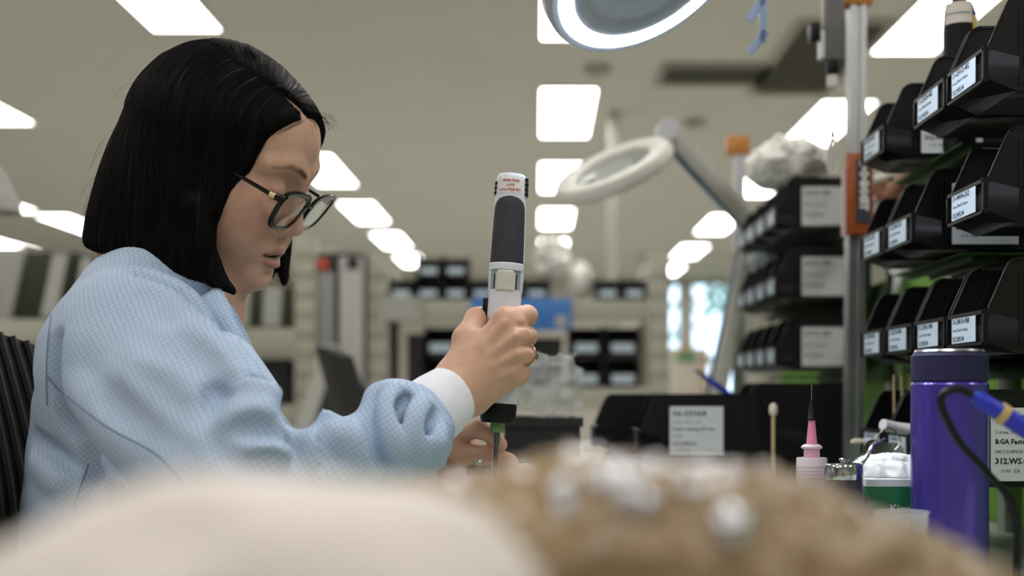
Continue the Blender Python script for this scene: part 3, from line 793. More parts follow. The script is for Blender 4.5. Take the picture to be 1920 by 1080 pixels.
# ---- hands: joints as (px, py, depth, radius)
def J(*q): return np.array(P(*q[:3]))
def finger(p, js, k=.004):
    return d_chain(p, [J(*j) for j in js], [j[3] for j in js], k)
R_PALM = [[(866, 708, 1.102, .0165), (950, 601, 1.0935, .0120)], [(872, 718, 1.100, .0170), (970, 628, 1.0900, .0120)],
          [(878, 727, 1.099, .0165), (975, 664, 1.0905, .0115)], [(886, 734, 1.099, .0155), (966, 700, 1.0940, .0110)]]
R_FING = [[(950, 600, 1.0935, .0115), (988, 592, 1.1085, .0098), (980, 591, 1.1450, .0086), (950, 597, 1.1570, .0075)],
          [(970, 628, 1.0900, .0112), (989, 631, 1.1090, .0090), (978, 633, 1.1470, .0085), (946, 636, 1.1580, .0075)],
          [(975, 664, 1.0905, .0108), (988, 666, 1.1095, .0086), (976, 668, 1.1460, .0082), (944, 668, 1.1570, .0072)],
          [(966, 700, 1.0940, .0102), (978, 701, 1.1110, .0080), (968, 701, 1.1420, .0074), (942, 698, 1.1510, .0066)]]
R_GAP = [((972, 611, 1.078), (1002, 611, 1.094)), ((984, 648, 1.076), (1004, 648, 1.096)), ((984, 684, 1.079), (998, 685, 1.097))]
R_THUMB = [(868, 700, 1.104, .0165), (874, 636, 1.1100, .0125), (893, 597, 1.1310, .0100), (924, 586, 1.1500, .0085)]
L_PALM = [[(850, 838, 1.190, .016), (860, 814, 1.170, .0105)], [(852, 850, 1.190, .017), (862, 848, 1.168, .0110)], [(854, 862, 1.190, .016), (872, 872, 1.165, .0110)]]
L_FING = [[(860, 814, 1.170, .0100), (897, 804, 1.150, .0088), (922, 817, 1.144, .0078), (940, 834, 1.141, .0064)],
          [(862, 850, 1.168, .0105), (918, 853, 1.150, .0095), (952, 868, 1.145, .0092), (963, 893, 1.144, .0080), (962, 906, 1.144, .0070)],
          [(872, 874, 1.165, .0105), (925, 884, 1.162, .0095), (950, 902, 1.163, .0085)]]
L_THUMB = [(862, 882, 1.185, .013), (930, 897, 1.174, .0105), (985, 889, 1.165, .0098), (1013, 905, 1.160, .0082)]
TEND = [((900, 684, 1.0805), (966, 631, 1.0745)), ((902, 698, 1.0795), (970, 664, 1.0755)), ((905, 712, 1.0810), (962, 698, 1.0795)), ((895, 668, 1.0835), (944, 606, 1.0790)), ((880, 660, 1.0860), (905, 640, 1.0855)), ((905, 650, 1.0800), (925, 690, 1.0790))]
def hand_r(p):
    d = None
    for m in R_PALM:
        e = finger(p, m); d = e if d is None else smin(d, e, .016)
    th = finger(p, R_THUMB, .006)
    d = smin(d, th, .014)
    d = smin(d, d_cap(p, J(880, 690, 1.103), J(950, 640, 1.094), .014, .012), .014)     # web between thumb and palm
    fs = None
    for f in R_FING:
        e = finger(p, f); fs = e if fs is None else smin(fs, e, .001)
    d = smin(d, fs, .005)
    for f in R_FING: d = smin(d, np.linalg.norm(p - J(*f[0]) - np.array([.000, -.0035, .0]), axis=1) - .0098, .008)   # knuckles
    for a, b in TEND: d = smin(d, d_cap(p, J(*a), J(*b), .0026, .0036), .0045)
    for a, b in R_GAP: d = smax(d, -d_cap(p, J(*a), J(*b), .0016, .0042), .005)
    d = smin(d, d_cap(p, WR_R, J(884, 712, 1.100), .0235, .020), .02)
    return d
def hand_l(p):
    d = None
    for m in L_PALM:
        e = finger(p, m); d = e if d is None else smin(d, e, .014)
    fs = None
    for f in L_FING:
        e = finger(p, f); fs = e if fs is None else smin(fs, e, .0008)
    d = smin(d, fs, .003)
    d = smin(d, finger(p, L_THUMB, .005), .008)
    return smin(d, d_cap(p, WR_L, J(856, 850, 1.19), .023, .019), .015)
HAND_R = np.array(P(930, 670, 1.11)); HAND_L = np.array(P(920, 860, 1.165))
def body_sdf(p):
    d = body_core(p)
    for c, r, f, k in ((HC, .24, lambda w: head_sdf(to_head(w)) * HS, .012), (HAND_R, .11, hand_r, .012), (HAND_L, .11, hand_l, .012)):
        m = np.linalg.norm(p - c, axis=1) < r
        if m.any(): d[m] = smin(d[m], f(p[m]), k)
    return d
woman = thing('person', 'seated woman in pale blue smock and glasses driving a screw, black bobbed hair', 'person', (-.45, 1.20, 0))
def local(V): return V - np.array(woman.location)
def mask(d, r0, r1): return np.clip((r1 - d) / (r1 - r0), 0, 1)
SKIN = np.array(lin((204, 163, 138)))
def skin_colors(V):
    C = np.tile(SKIN, (len(V), 1))
    q = to_head(V); s = np.stack([q[:, 0], np.abs(q[:, 1]), q[:, 2]], 1)
    def mix(m, rgb): 
        c = np.array(lin(rgb)); C[:] = C * (1 - m[:, None]) + c * m[:, None]
    nearh = np.linalg.norm(q, axis=1) < .2
    mix(nearh * .35 * mask(d_ell(s, (.07, .04, -.03), (.02, .02, .02)), 0, .03), (206, 142, 120))
    lipd = np.minimum(d_chain(s, LIP_U, [.0016, .0030, .0034, .0032]), d_chain(s, LIP_L, [.0016, .0032, .0040, .0040]))
    mix(nearh * .75 * mask(lipd, .0002, .0016), (168, 108, 98))
    mouth = np.minimum(d_chain(s, MOUTH, [.0008, .0014, .0018]), d_ell(q, (.083, 0, -.0728), (.0130, .0215, .0013)))
    mix(nearh * .9 * mask(mouth, .0002, .0012), (70, 34, 32))
    bd = d_chain(s, BROW, [.0022, .0028, .0024, .0010])
    mix(nearh * np.clip(.9 * mask(bd, -.0010, .0018), 0, 1), (52, 40, 35))
    ld = d_chain(s, LASH, [.0008] * 4)
    mix(nearh * .9 * mask(ld, 0, .0010), (36, 28, 26))
    mix(nearh * .5 * mask(d_ell(s, (.0905, .0066, -.0505), (.0045, .003, .0035)), 0, .002), (96, 58, 50))
    for j in range(4):                       # redder knuckles
        for f in (R_FING, L_FING):
            if j < len(f):
                for q_ in f[j][:3]: mix(.35 * mask(np.linalg.norm(V - J(*q_), axis=1), q_[3] * .8, q_[3] * 1.9), (200, 138, 112))
    return C
import time as _t; _t0 = _t.time()
BODY_H = .0021
V1, Q1 = nets(body_sdf, (-.60, .86, .66), (.03, 1.50, 1.50), BODY_H)
V1 = relax(V1, Q1, 2, .4)
me = np_mesh('skin', local(V1), Q1)
set_colors(me, skin_colors(V1))
m_skin = mat('skin', (206, 160, 132), 0.48, var=0.05, scale=90, bump=0.12, bscale=700, sss=0.12, attr='col', spec=.4)
link_mesh('body', me, m_skin, woman)
# ------------------------------------------------------------------ hair
HAIR_OUT = [(-.0121, .1300), (-.0367, .1280), (-.0641, .1140), (-.0892, .0915), (-.119, .0416), (-.1308, -.0165), (-.1385, -.0624), (-.1330, -.1034), (-.1190, -.1236), (-.098, -.1300),
            (-.0615, -.1240), (.0049, -.1220), (.0483, -.1160), (.0786, -.1130), (.0915, -.1034), (.100, -.03), (.098, .05), (.0800, .086), (.0574, .1043), (.0233, .1210)]
HAIR_FACE = [(.0815, .0800), (.0740, .0680), (.0640, .0480), (.0574, .0096), (.0468, -.0199), (.0425, -.0523), (.0480, -.0758), (.0630, -.0950), (.0910, -.1010), (.15, -.11), (.15, .09), (.09, .086)]
def scalp(q):
    d = d_ell(q, (-.012, 0, .035), (.096, .073, .080))
    return smin(d, d_ell(q, (.032, 0, .043), (.055, .060, .050)), .03)
def on_scalp(pts, off):
    p = np.array(pts, float)
    for _ in range(6): p = p - grad(scalp, p) * (scalp(p) - off)[:, None]
    return p
def grad(f, p, e=6e-4):
    g = np.stack([f(p + np.eye(3)[k] * e) - f(p - np.eye(3)[k] * e) for k in range(3)], 1)
    return g / np.maximum(np.linalg.norm(g, axis=1), 1e-9)[:, None]
PART = on_scalp([(.000, -.048, .097), (.022, -.044, .0985), (.044, -.038, .094), (.062, -.030, .086), (.080, -.018, .077)], .003)
def hair_sdf(q):
    x, y, z = q[:, 0], q[:, 1], q[:, 2]
    # cross-section: a rounded column below, a dome above
    dome = d_ell(q, (-.016, 0, .026), (.097, .084, .104))
    flare = np.clip((.026 - z) / .12, 0, 1)
    pw = 2 + .6 * flare
    col = ((np.abs((x + .014) / (.095 + .004 * flare)) ** pw + np.abs(y / (.084 + .006 * flare)) ** pw) ** (1 / pw) - 1) * .084
    d = np.where(z > .026, dome, col)
    d = smin(d, d_ell(q, (-.073, 0, -.045), (.038, .055, .085)), .04)
    d = smin(d, d_chain(q, [(.050, .068, -.030), (.066, .068, -.075), (.080, .062, -.108)], [.012, .011, .005]), .01)           # fullness at the back
    d = smin(d, np.maximum(scalp(q) - .0065, -(z - .0)), .012)                  # close to the scalp on top
    d = smax(d, d_poly(x, z, HAIR_OUT), .012)
    inner = np.maximum((np.sqrt(((x - .035) / .105) ** 2 + (y / .062) ** 2) - 1) * .062, z + .035)
    d = smax(d, -inner, .012)                                                  # open in front of the neck and chin
    d = smax(d, -d_ell(q, (-.030, 0, -.135), (.080, .064, .040)), .02)         # curls in at the lower rim
    lock = d_chain(q, [(.050, .068, -.030), (.064, .068, -.075), (.079, .062, -.106)], [.011, .010, .004])
    d = smax(d, -np.minimum(face_region(q), lock + .001), .005) if False else np.minimum(smax(d, -face_region(q), .005), lock)
    near = d_chain(q, [(.020, -.079, -.040), (.044, -.079, -.080), (.062, -.072, -.104), (.080, -.062, -.112)], [.011, .012, .009, .003])
    d = smin(d, near, .006)
    d = smax(d, -d_chain(q, PART, [.0020, .0034, .0046, .0056, .0060]), .004)  # parting
    return d
def face_region(q):
    x, y, z = q[:, 0], q[:, 1], q[:, 2]
    sh = np.where(y > 0, .012 * np.clip(y / .05, 0, 1), 0)
    return d_poly(x - sh, z, HAIR_FACE)
def hair_w(p): return hair_sdf(to_head(p)) * HS
_t0 = _t.time()
V2, Q2 = nets(hair_w, HC - np.array([.19, .15, .19]), HC + np.array([.15, .15, .16]), .0022)
V2 = relax(V2, Q2, 2, .5)
m_hair = mat('black_hair', (13, 11, 11), 0.50, var=0.25, scale=500, spec=.15)
hair = link_mesh('hair', np_mesh('hair', local(V2), Q2), m_hair, woman)
# combed strands over the whole surface
NS = 9500
seed = V2[rng.integers(0, len(V2), NS)]
qs = to_head(seed)
seed = seed[qs[:, 2] > -.11]
NSd = len(seed)

def flow(p):
    q = to_head(p)
    side = np.sign(q[:, 1] - np.interp(q[:, 0], [-.06, .004, .03, .056, .08], [-.03, -.052, -.046, -.038, -.024]))
    top = np.clip((q[:, 2] - .05) / .06, 0, 1)[:, None]
    f = np.tile(np.array([-.10, 0, -1.0]), (len(p), 1))
    lat = np.stack([-.50 - .25 * (side > 0), side * 1.0, -.35 + 0 * side], 1) @ HR.T
    return f * (1 - top) + lat * top
K = 16
L = rng.uniform(.05, .10, NSd) / K
def trace(sgn, k):
    p = seed.copy(); out = []
    for i in range(k):
        n = grad(hair_w, p); f = flow(p) * sgn
        t = f - (f * n).sum(1)[:, None] * n; t /= np.maximum(np.linalg.norm(t, axis=1), 1e-9)[:, None]
        p = p + t * L[:, None]
        dd = hair_w(p)
        p = p - grad(hair_w, p) * (dd)[:, None]
        out.append(p.copy())
    return out
up = trace(-1, K // 2); dn = trace(1, K // 2)
line = np.stack(up[::-1] + [seed] + dn, 1)                     # NS x (K+1) x 3
off = rng.uniform(.0000, .0009, NSd)
nn = np.stack([grad(hair_w, line[:, i]) for i in range(line.shape[1])], 1)
prof = np.sin(np.linspace(0, np.pi, line.shape[1])) ** .5
line = line + nn * (off[:, None] * prof[None])[..., None] - nn * ((1 - prof) * .0006)[None, :, None]
qq = to_head(line.reshape(-1, 3)).reshape(line.shape)
bad = (face_region(qq.reshape(-1, 3)).reshape(qq.shape[:2]) < -.002).mean(1) > .30
line = line[~bad]
def ribbons(line, r):
    n, k = line.shape[:2]
    t = np.gradient(line, axis=1); t /= np.maximum(np.linalg.norm(t, axis=2), 1e-9)[..., None]
    up = np.tile(np.array([0.3, -1.0, .2]), (n, k, 1)); a = np.cross(t, up); a /= np.maximum(np.linalg.norm(a, axis=2), 1e-9)[..., None]
    b = np.cross(t, a)
    rr = (r * np.ones(n))[:, None] * (np.sin(np.linspace(.12, np.pi - .12, k)) ** .6)[None]
    ring = [line + (a * math.cos(x) + b * math.sin(x)) * rr[..., None] for x in (0, 2.094, 4.188)]
    V = np.stack(ring, 2).reshape(-1, 3)
    base = (np.arange(n)[:, None] * k + np.arange(k - 1)[None]).reshape(-1) * 3
    Q = np.concatenate([np.stack([base + j, base + (j + 1) % 3, base + 3 + (j + 1) % 3, base + 3 + j], 1) for j in range(3)])
    return V, Q
Vs, Qs = ribbons(line, rng.uniform(.00014, .00030, len(line)))
st = link_mesh('hair_strands', np_mesh('hair_strands', local(Vs), Qs), m_hair, hair)
st['kind'] = 'stuff'

# ------------------------------------------------------------------ the smock
def px_poly(pts, d): return [((x - VX) / FPX * d, ZC + (VY - y) / FPX * d) for x, y in pts]
TZ = [.70, .75, .90, 1.00, 1.077, 1.139, 1.18, 1.212, 1.245]
TX = [-.41, -.41, -.40, -.395, -.395, -.398, -.395, -.392, -.385]
TA = [.13, .13, .115, .108, .100, .083, .074, .060, .034]
TB = [.18, .18, .17, .17, .164, .152, .125, .092, .056]
def coat_base(p):
    x, y, z = p[:, 0], p[:, 1], p[:, 2]
    xc = np.interp(z, TZ, TX); a = np.interp(z, TZ, TA); b = np.interp(z, TZ, TB)
    d = (np.sqrt(((x - xc) / a) ** 2 + ((y - 1.205) / b) ** 2) - 1) * a
    d = smax(d, z - 1.245, .02)
    # near sleeve: shoulder cap, upper arm, forearm
    d = smin(d, d_ell(p, P(252, 665, 1.07), (.060, .062, .066)), .05)
    d = smin(d, d_chain(p, [P(258, 675, 1.065), P(355, 775, 1.0), P(440, 836, .965)], [.064, .066, .050], .03), .05)
    d = smin(d, d_cap(p, P(355, 800, .995), P(440, 895, .955), .068, .068), .03)
    fa = d_chain(p, [P(470, 895, .955), P(552, 880, .97), P(602, 858, .99), P(652, 850, 1.005), P(700, 832, 1.03), P(744, 809, 1.05), P(768, 806, 1.06)], [.066, .038, .0455, .036, .041, .046, .041], .004)
    d = smin(d, fa, .010)
    # far sleeve
    d = smin(d, d_chain(p, [SH_L, EL_L, WR_L * .75 + EL_L * .25], [.055, .055, .046], .03), .04)
    return d
def march(f, px, py, t0=.75, t1=1.6):
    o = np.array([0, 0, ZC]); v = np.array(P(px, py, 1.0)) - o
    t = np.full(1, t0)
    for _ in range(120):
        dd = f((o + v * t)[None])[0] * .7
        t = t + dd / np.linalg.norm(v)
        if abs(dd) < 2e-4: break
        if t[0] > t1: break
    return o + v * t
VD = lambda p: (p - np.array([0, 0, ZC])) / np.linalg.norm(p - np.array([0, 0, ZC]))
def fold_pts(pts, shift):
    out = []
    for px, py in pts:
        q = march(coat_base, px, py)
        if abs(coat_base(q[None])[0]) > .004: continue
        n = grad(coat_base, q[None])[0]
        out.append(q + n * shift)
    return out
# folds seen in the photograph: + ridge, - valley; points on the cloth, radius, depth
FOLDS = [
    (-1, [(548, 812), (536, 828), (515, 840), (485, 845)], .014, .013), (-1, [(556, 815), (558, 840), (548, 872)], .010, .010), (1, [(535, 845), (505, 862), (470, 868)], .016, .007),
    (1, [(535, 752), (500, 735), (455, 722), (420, 722)], .018, .009), (-1, [(522, 728), (480, 716), (445, 712), (412, 722), (395, 748)], .013, .014), (-1, [(395, 745), (400, 775), (425, 792)], .012, .009),
    (1, [(420, 790), (460, 775), (505, 772), (535, 785)], .016, .007), (-1, [(440, 808), (480, 800), (520, 806)], .010, .007),
    (1, [(580, 800), (590, 778), (612, 772)], .014, .008), (-1, [(642, 778), (636, 810), (640, 855)], .011, .011),
    (1, [(596, 790), (592, 830), (602, 872)], .013, .007), (-1, [(612, 795), (618, 840), (614, 880)], .010, .007),
    (1, [(668, 770), (662, 805), (680, 860)], .014, .006), (-1, [(712, 742), (700, 775), (708, 830), (726, 870)], .012, .012),
    (1, [(738, 728), (726, 765), (742, 830), (758, 880)], .012, .008), (-1, [(768, 740), (748, 775), (760, 830), (784, 880)], .010, .012),
    (1, [(796, 755), (780, 795), (790, 850), (806, 885)], .012, .008), (-1, [(815, 778), (802, 815), (814, 860)], .009, .009), (1, [(832, 802), (824, 842), (830, 872)], .010, .006),
    (-1, [(270, 512), (310, 528), (350, 555), (385, 592), (405, 620)], .010, .009), (1, [(285, 540), (330, 566), (375, 615), (415, 665), (455, 712)], .014, .006),
    (-1, [(105, 640), (110, 740), (140, 810), (200, 880), (250, 935)], .015, .014), (1, [(130, 640), (140, 730), (190, 800), (260, 880)], .02, .005),
    (-1, [(135, 790), (165, 840), (178, 900)], .013, .011), (-1, [(60, 820), (100, 850), (140, 890)], .012, .008), (1, [(60, 870), (110, 900), (150, 915)], .014, .006),
    (-1, [(215, 590), (290, 640), (370, 690)], .018, .004), (-1, [(190, 720), (270, 795), (350, 840)], .018, .005), (-1, [(320, 625), (390, 690), (430, 735)], .014, .004),
    (-1, [(390, 815), (430, 855), (450, 890)], .012, .006), (-1, [(455, 880), (500, 872), (540, 888)], .011, .007), (-1, [(250, 690), (330, 760), (385, 800)], .015, .004),
]
FP = []
for sg, pts, r, dep in FOLDS:
    dep = dep * (1.3 if sg < 0 else 1.15)
    fq = fold_pts(pts, (r - dep) if sg < 0 else -(r - dep))
    if len(fq) > 1: FP.append((sg, spline([Vector(v) for v in fq], 4), r))
FP = [(sg, [np.array(v) for v in pts], r) for sg, pts, r in FP]
FB = [(np.min(pts, 0) - .05, np.max(pts, 0) + .05) for _, pts, _ in FP]
def coat_sdf(p):
    d = coat_base(p)
    d = d + .004 * vnoise(p * np.array([1, 1, .8]), 16, 3) + .0022 * vnoise(p, 42, 5)
    for (sg, pts, r), (lo, hi) in zip(FP, FB):
        m = np.all((p > lo) & (p < hi), 1)
        if not m.any(): continue
        rs = [r * (.55 + .45 * math.sin(math.pi * (.08 + .84 * i / (len(pts) - 1)))) for i in range(len(pts))]
        c = d_chain(p[m], pts, rs)
        d[m] = smin(d[m], c, .010) if sg > 0 else smax(d[m], -c, .007)
    d = smax(d, -d_cap(p, P(563, 766, .86), P(560, 772, 1.10), .016, .016), .010)      # pinch at the elbow
    d = smax(d, -d_cap(p, P(651, 757, .90), P(651, 757, 1.10), .007, .007), .022)
    # neck opening
    return smax(d, -d_chain(p, [NECK[0], NECK[1], NECK[2]], [.055, .060, .060]), .006)
_t0 = _t.time()
V3, Q3 = nets(coat_sdf, (-.66, .83, .72), (-.05, 1.54, 1.28), .0036)
V3 = relax(V3, Q3, 2, .5)
def fabric(name, rgb, grid_rgb, pitch=.0040, width=.10):
    m = mat(name, rgb, 0.62, var=0.05, scale=14, bump=.25, bscale=1500, spec=.3)
    nt = m.node_tree; N = nt.nodes; Lk = nt.links
    b = N['Principled BSDF']
    src = b.inputs['Base Color'].links[0].from_socket
    tc = N.new('ShaderNodeTexCoord'); geo = N.new('ShaderNodeNewGeometry')
    nz = N.new('ShaderNodeTexNoise'); nz.inputs['Scale'].default_value = 9; Lk.new(tc.outputs['Object'], nz.inputs['Vector'])
    ws = N.new('ShaderNodeVectorMath'); ws.operation = 'MULTIPLY_ADD'; ws.inputs[1].default_value = (.02, .02, .02)
    Lk.new(nz.outputs['Color'], ws.inputs[0]); Lk.new(tc.outputs['Object'], ws.inputs[2])
    rot = N.new('ShaderNodeVectorRotate'); rot.rotation_type = 'AXIS_ANGLE'; rot.inputs['Axis'].default_value = (0, 1, 0); rot.inputs['Angle'].default_value = math.radians(35)
    Lk.new(ws.outputs[0], rot.inputs['Vector'])
    sx = N.new('ShaderNodeSeparateXYZ'); Lk.new(rot.outputs[0], sx.inputs[0])
    sn = N.new('ShaderNodeSeparateXYZ'); Lk.new(geo.outputs['Normal'], sn.inputs[0])
    def math_(op, a, v=None):
        n = N.new('ShaderNodeMath'); n.operation = op
        if isinstance(a, (int, float)): n.inputs[0].default_value = a
        else: Lk.new(a, n.inputs[0])
        if v is not None:
            if isinstance(v, (int, float)): n.inputs[1].default_value = v
            else: Lk.new(v, n.inputs[1])
        return n.outputs[0]
    lines = []
    for ax in 'XYZ':
        f = math_('FRACT', math_('MULTIPLY', sx.outputs[ax], 1 / pitch))
        ln = math_('LESS_THAN', math_('ABSOLUTE', math_('SUBTRACT', f, .5)), width / 2)
        if ax == 'Y': ln = math_('MULTIPLY', ln, math_('LESS_THAN', math_('ABSOLUTE', sn.outputs['Y']), .45))
        lines.append(ln)
    tot = math_('MINIMUM', math_('ADD', math_('ADD', lines[0], lines[1]), lines[2]), 1.0)
    mx = N.new('ShaderNodeMix'); mx.data_type = 'RGBA'
    Lk.new(math_('MULTIPLY', tot, .5), mx.inputs['Factor']); Lk.new(src, mx.inputs['A']); mx.inputs['B'].default_value = (*lin(grid_rgb), 1)
    Lk.new(mx.outputs['Result'], b.inputs['Base Color'])
    return m
m_coat = fabric('smock_cloth', (176, 195, 219), (80, 95, 120))
coat = link_mesh('smock', np_mesh('smock', local(V3), Q3), m_coat, woman)
coat['label'] = 'pale blue smock with a fine dark grid'
# ------------------------------------------------------------------ cuff, collar, seams, trousers
m_cuff = mat('cuff_knit', (232, 232, 238), 0.8, var=0.03, bump=.3, bscale=1800)
def sleeve_tube(name, pts, rs, m, ribs=80, depth=.00022, thick=.002, n=160):
    mb = MB(); pts = [Vector(p) for p in pts]
    outer = []
    for sgn, ths in ((1, 0), (-1, thick)):
        rings = []; up = None
        for i, p in enumerate(pts):
            t = (pts[min(i+1, len(pts)-1)] - pts[max(i-1, 0)]).normalized()
            if up is None: up = Vector((0, 0, 1))
            a = t.cross(up).normalized(); up = a.cross(t).normalized()
            ring = []
            for k in range(n):
                an = 2 * math.pi * k / n
                r = rs[i] - ths + depth * (1 if (k * ribs * 2 // n) % 2 else -1)
                ring.append(p + (a * math.cos(an) + up * math.sin(an)) * r)
            rings.append(ring)
        outer.append(rings)
    rings = outer[0] + outer[1][::-1]
    vs = [v for r_ in rings for v in r_]; m_ = len(rings)
    fs = [(i*n+k, i*n+(k+1) % n, ((i+1) % m_)*n+(k+1) % n, ((i+1) % m_)*n+k) for i in range(m_) for k in range(n)]
    mb.add(vs, fs)
    return mb.build(name, m, woman, smooth=True, loc=-Vector(woman.location))
cuff_ax = [P(778, 795, 1.062), P(800, 778, 1.072), P(822, 760, 1.081), P(845, 741, 1.091), P(857, 731, 1.096), P(861, 728, 1.098)]
cu = sleeve_tube('cuff', cuff_ax, [.030, .0325, .0315, .0285, .0262, .0250], m_cuff)
cu['label'] = 'white ribbed knit cuff'
cul = sleeve_tube('cuff', [Vector(WR_L * .72 + EL_L * .28), Vector(WR_L * .86 + EL_L * .14), Vector(WR_L * .985 + EL_L * .015)], [.030, .030, .027], m_cuff)
# collar: a band standing round the neck with a turned edge
m_collar = MATS['smock_cloth']
nk = np.array(NECK[1]) * .35 + np.array(NECK[2]) * .65
mb = MB(); nC = 64; rows = 9
ax_f = Vector((.92, -.12, -.36)).normalized()
for i in range(rows):
    for k in range(nC):
        an = math.radians(24) + (2 * math.pi - math.radians(48)) * k / (nC - 1)
        ca, sa = math.cos(an), math.sin(an)
        t = i / (rows - 1)
        front = max(0, ca)
        r = .066 + .010 * t * t + .004 * math.sin(5 * an)
        c = Vector((-.345 - .020 * t, 1.202, 1.240 - .032 * t - .072 * front ** 1.5 - .016 * front + .012 * max(0, -ca)))
        mb.v.append(tuple(c + Vector((ca * r * (1.0 if ca < 0 else .62), sa * r * 1.08, 0))))
n1 = nC
mb.f = [(i*n1+k, i*n1+k+1, (i+1)*n1+k+1, (i+1)*n1+k) for i in range(rows-1) for k in range(n1-1)]
cl = mb.build('collar', m_collar, woman, smooth=True, loc=-Vector(woman.location))
sm = cl.modifiers.new('thickness', 'SOLIDIFY'); sm.thickness = .0025
# lapels of the crossed front: two folded strips running down from the collar
def strip(name, a, b, w, m):
    """cloth strip through centre line a with half-width vectors b"""
    mb = MB()
    c = spline(a, 5); n = len(c)
    bb = spline(b, 5)
    cols = 5
    for i in range(n):
        for j in range(cols):
            u = j / (cols - 1) * 2 - 1
            nrm = Vector((.55, -.75, .35)) * (.004 * (1 - u * u))
            mb.v.append(tuple(c[i] + bb[i] * u * w + nrm))
    mb.f = [(i*cols+j, i*cols+j+1, (i+1)*cols+j+1, (i+1)*cols+j) for i in range(n-1) for j in range(cols-1)]
    o = mb.build(name, m, woman, smooth=True, loc=-Vector(woman.location))
    s_ = o.modifiers.new('thickness', 'SOLIDIFY'); s_.thickness = .0022
    return o
strip('lapel', [P(392, 548, 1.135), P(415, 590, 1.12), P(440, 640, 1.11), P(470, 690, 1.10)], [Vector((.7, .3, .5)), Vector((.7, .3, .5)), Vector((.6, .4, .45)), Vector((.5, .5, .4))], .013, m_collar)
strip('lapel', [P(402, 560, 1.175), P(425, 600, 1.17), P(448, 645, 1.165), P(470, 690, 1.15)], [Vector((.7, .5, .4)), Vector((.7, .5, .4)), Vector((.6, .5, .4)), Vector((.5, .5, .4))], .012, m_collar)
# seams lie on the cloth
m_seam = mat('seam_thread', (98, 116, 142), 0.7)
def seam(pts, r=.0005):
    q = []
    for v in spline([Vector((x, y, 0)) for x, y in pts], 6):
        h = march(coat_sdf, v.x, v.y)
        if abs(coat_sdf(h[None])[0]) < .003: q.append(Vector(h))
    if len(q) > 2: MB().tube(q, r, 5).build('seam', m_seam, woman, smooth=True, loc=-Vector(woman.location))
seam([(96, 590), (90, 640), (87, 700), (88, 760)]); seam([(90, 705), (115, 735), (200, 800), (290, 850), (345, 905)]); seam([(166, 870), (148, 920), (136, 965)])
# trousers and shoes, under the bench
def leg_sdf(p):
    d = d_ell(p, (-.43, 1.20, .70), (.15, .175, .10))
    for y in (1.11, 1.29):
        d = smin(d, d_chain(p, [(-.43, y, .70), (-.04, y, .70), (-.06, y, .40), (-.07, y, .30)], [.085, .070, .055, .052], .02), .03)
    return d
V4, Q4 = nets(leg_sdf, (-.62, 1.0, .2), (.08, 1.42, .84), .010)
link_mesh('trousers', np_mesh('trousers', local(V4), Q4), mat('navy_trousers', (38, 42, 56), 0.8), woman)
for y in (1.11, 1.29):
    def shoe_sdf(p, y=y): return smax(smin(d_cap(p, (-.09, y, .33), (-.07, y, .27), .045, .05), d_cap(p, (-.08, y, .285), (.06, y, .270), .045, .036), .03), -(p[:, 2] - .245), .008)
    V5, Q5 = nets(shoe_sdf, (-.2, y - .08, .2), (.14, y + .08, .42), .006)
    link_mesh('shoe', np_mesh('shoe', local(V5), Q5), mat('black_shoe', (22, 22, 24), 0.5), woman)
# ------------------------------------------------------------------ eyeglasses
m_fr = mat('tortoise_frame', (15, 10, 9), 0.2, var=0.5, scale=160, spec=.35, coat=.15)
m_gold = mat('gold_metal', (224, 202, 156), 0.22, 1.0)
m_lens = mat('lens_glass', (250, 252, 255), 0.0, trans=1.0, ior=1.38, var=0)
gl = thing('eyeglasses', 'dark tortoiseshell eyeglasses on the woman’s nose'.replace('’', "'"), 'glasses', FH(.098, 0, -.016))
GLO = Vector(gl.location)
def gp(x, y, z): return FH(x, y, z) - GLO
TILT = math.radians(21)                         # the lenses lean in at the cheeks
def rim_pt(s, u, v, dx=0.0):
    """u outward from the bridge, v up; in head space on the gently wrapped lens plane"""
    y = .036 + u; wrap = .9 * (max(0, y) ** 2)
    return gp(.1015 - wrap - math.sin(TILT) * (-v) + dx, s * y, -.017 + v)
def rim_shape(k, n=48, gu=.0275, gv=.0205):
    a = 2 * math.pi * k / n
    c, s_ = math.cos(a), math.sin(a)
    e = 2 / 3.2
    u = gu * math.copysign(abs(c) ** e, c); v = gv * math.copysign(abs(s_) ** e, s_)
    u *= 1 + .13 * v / gv
    v += .0012 * (u / gu); u += .0012 * (v / gv)
    return u, v
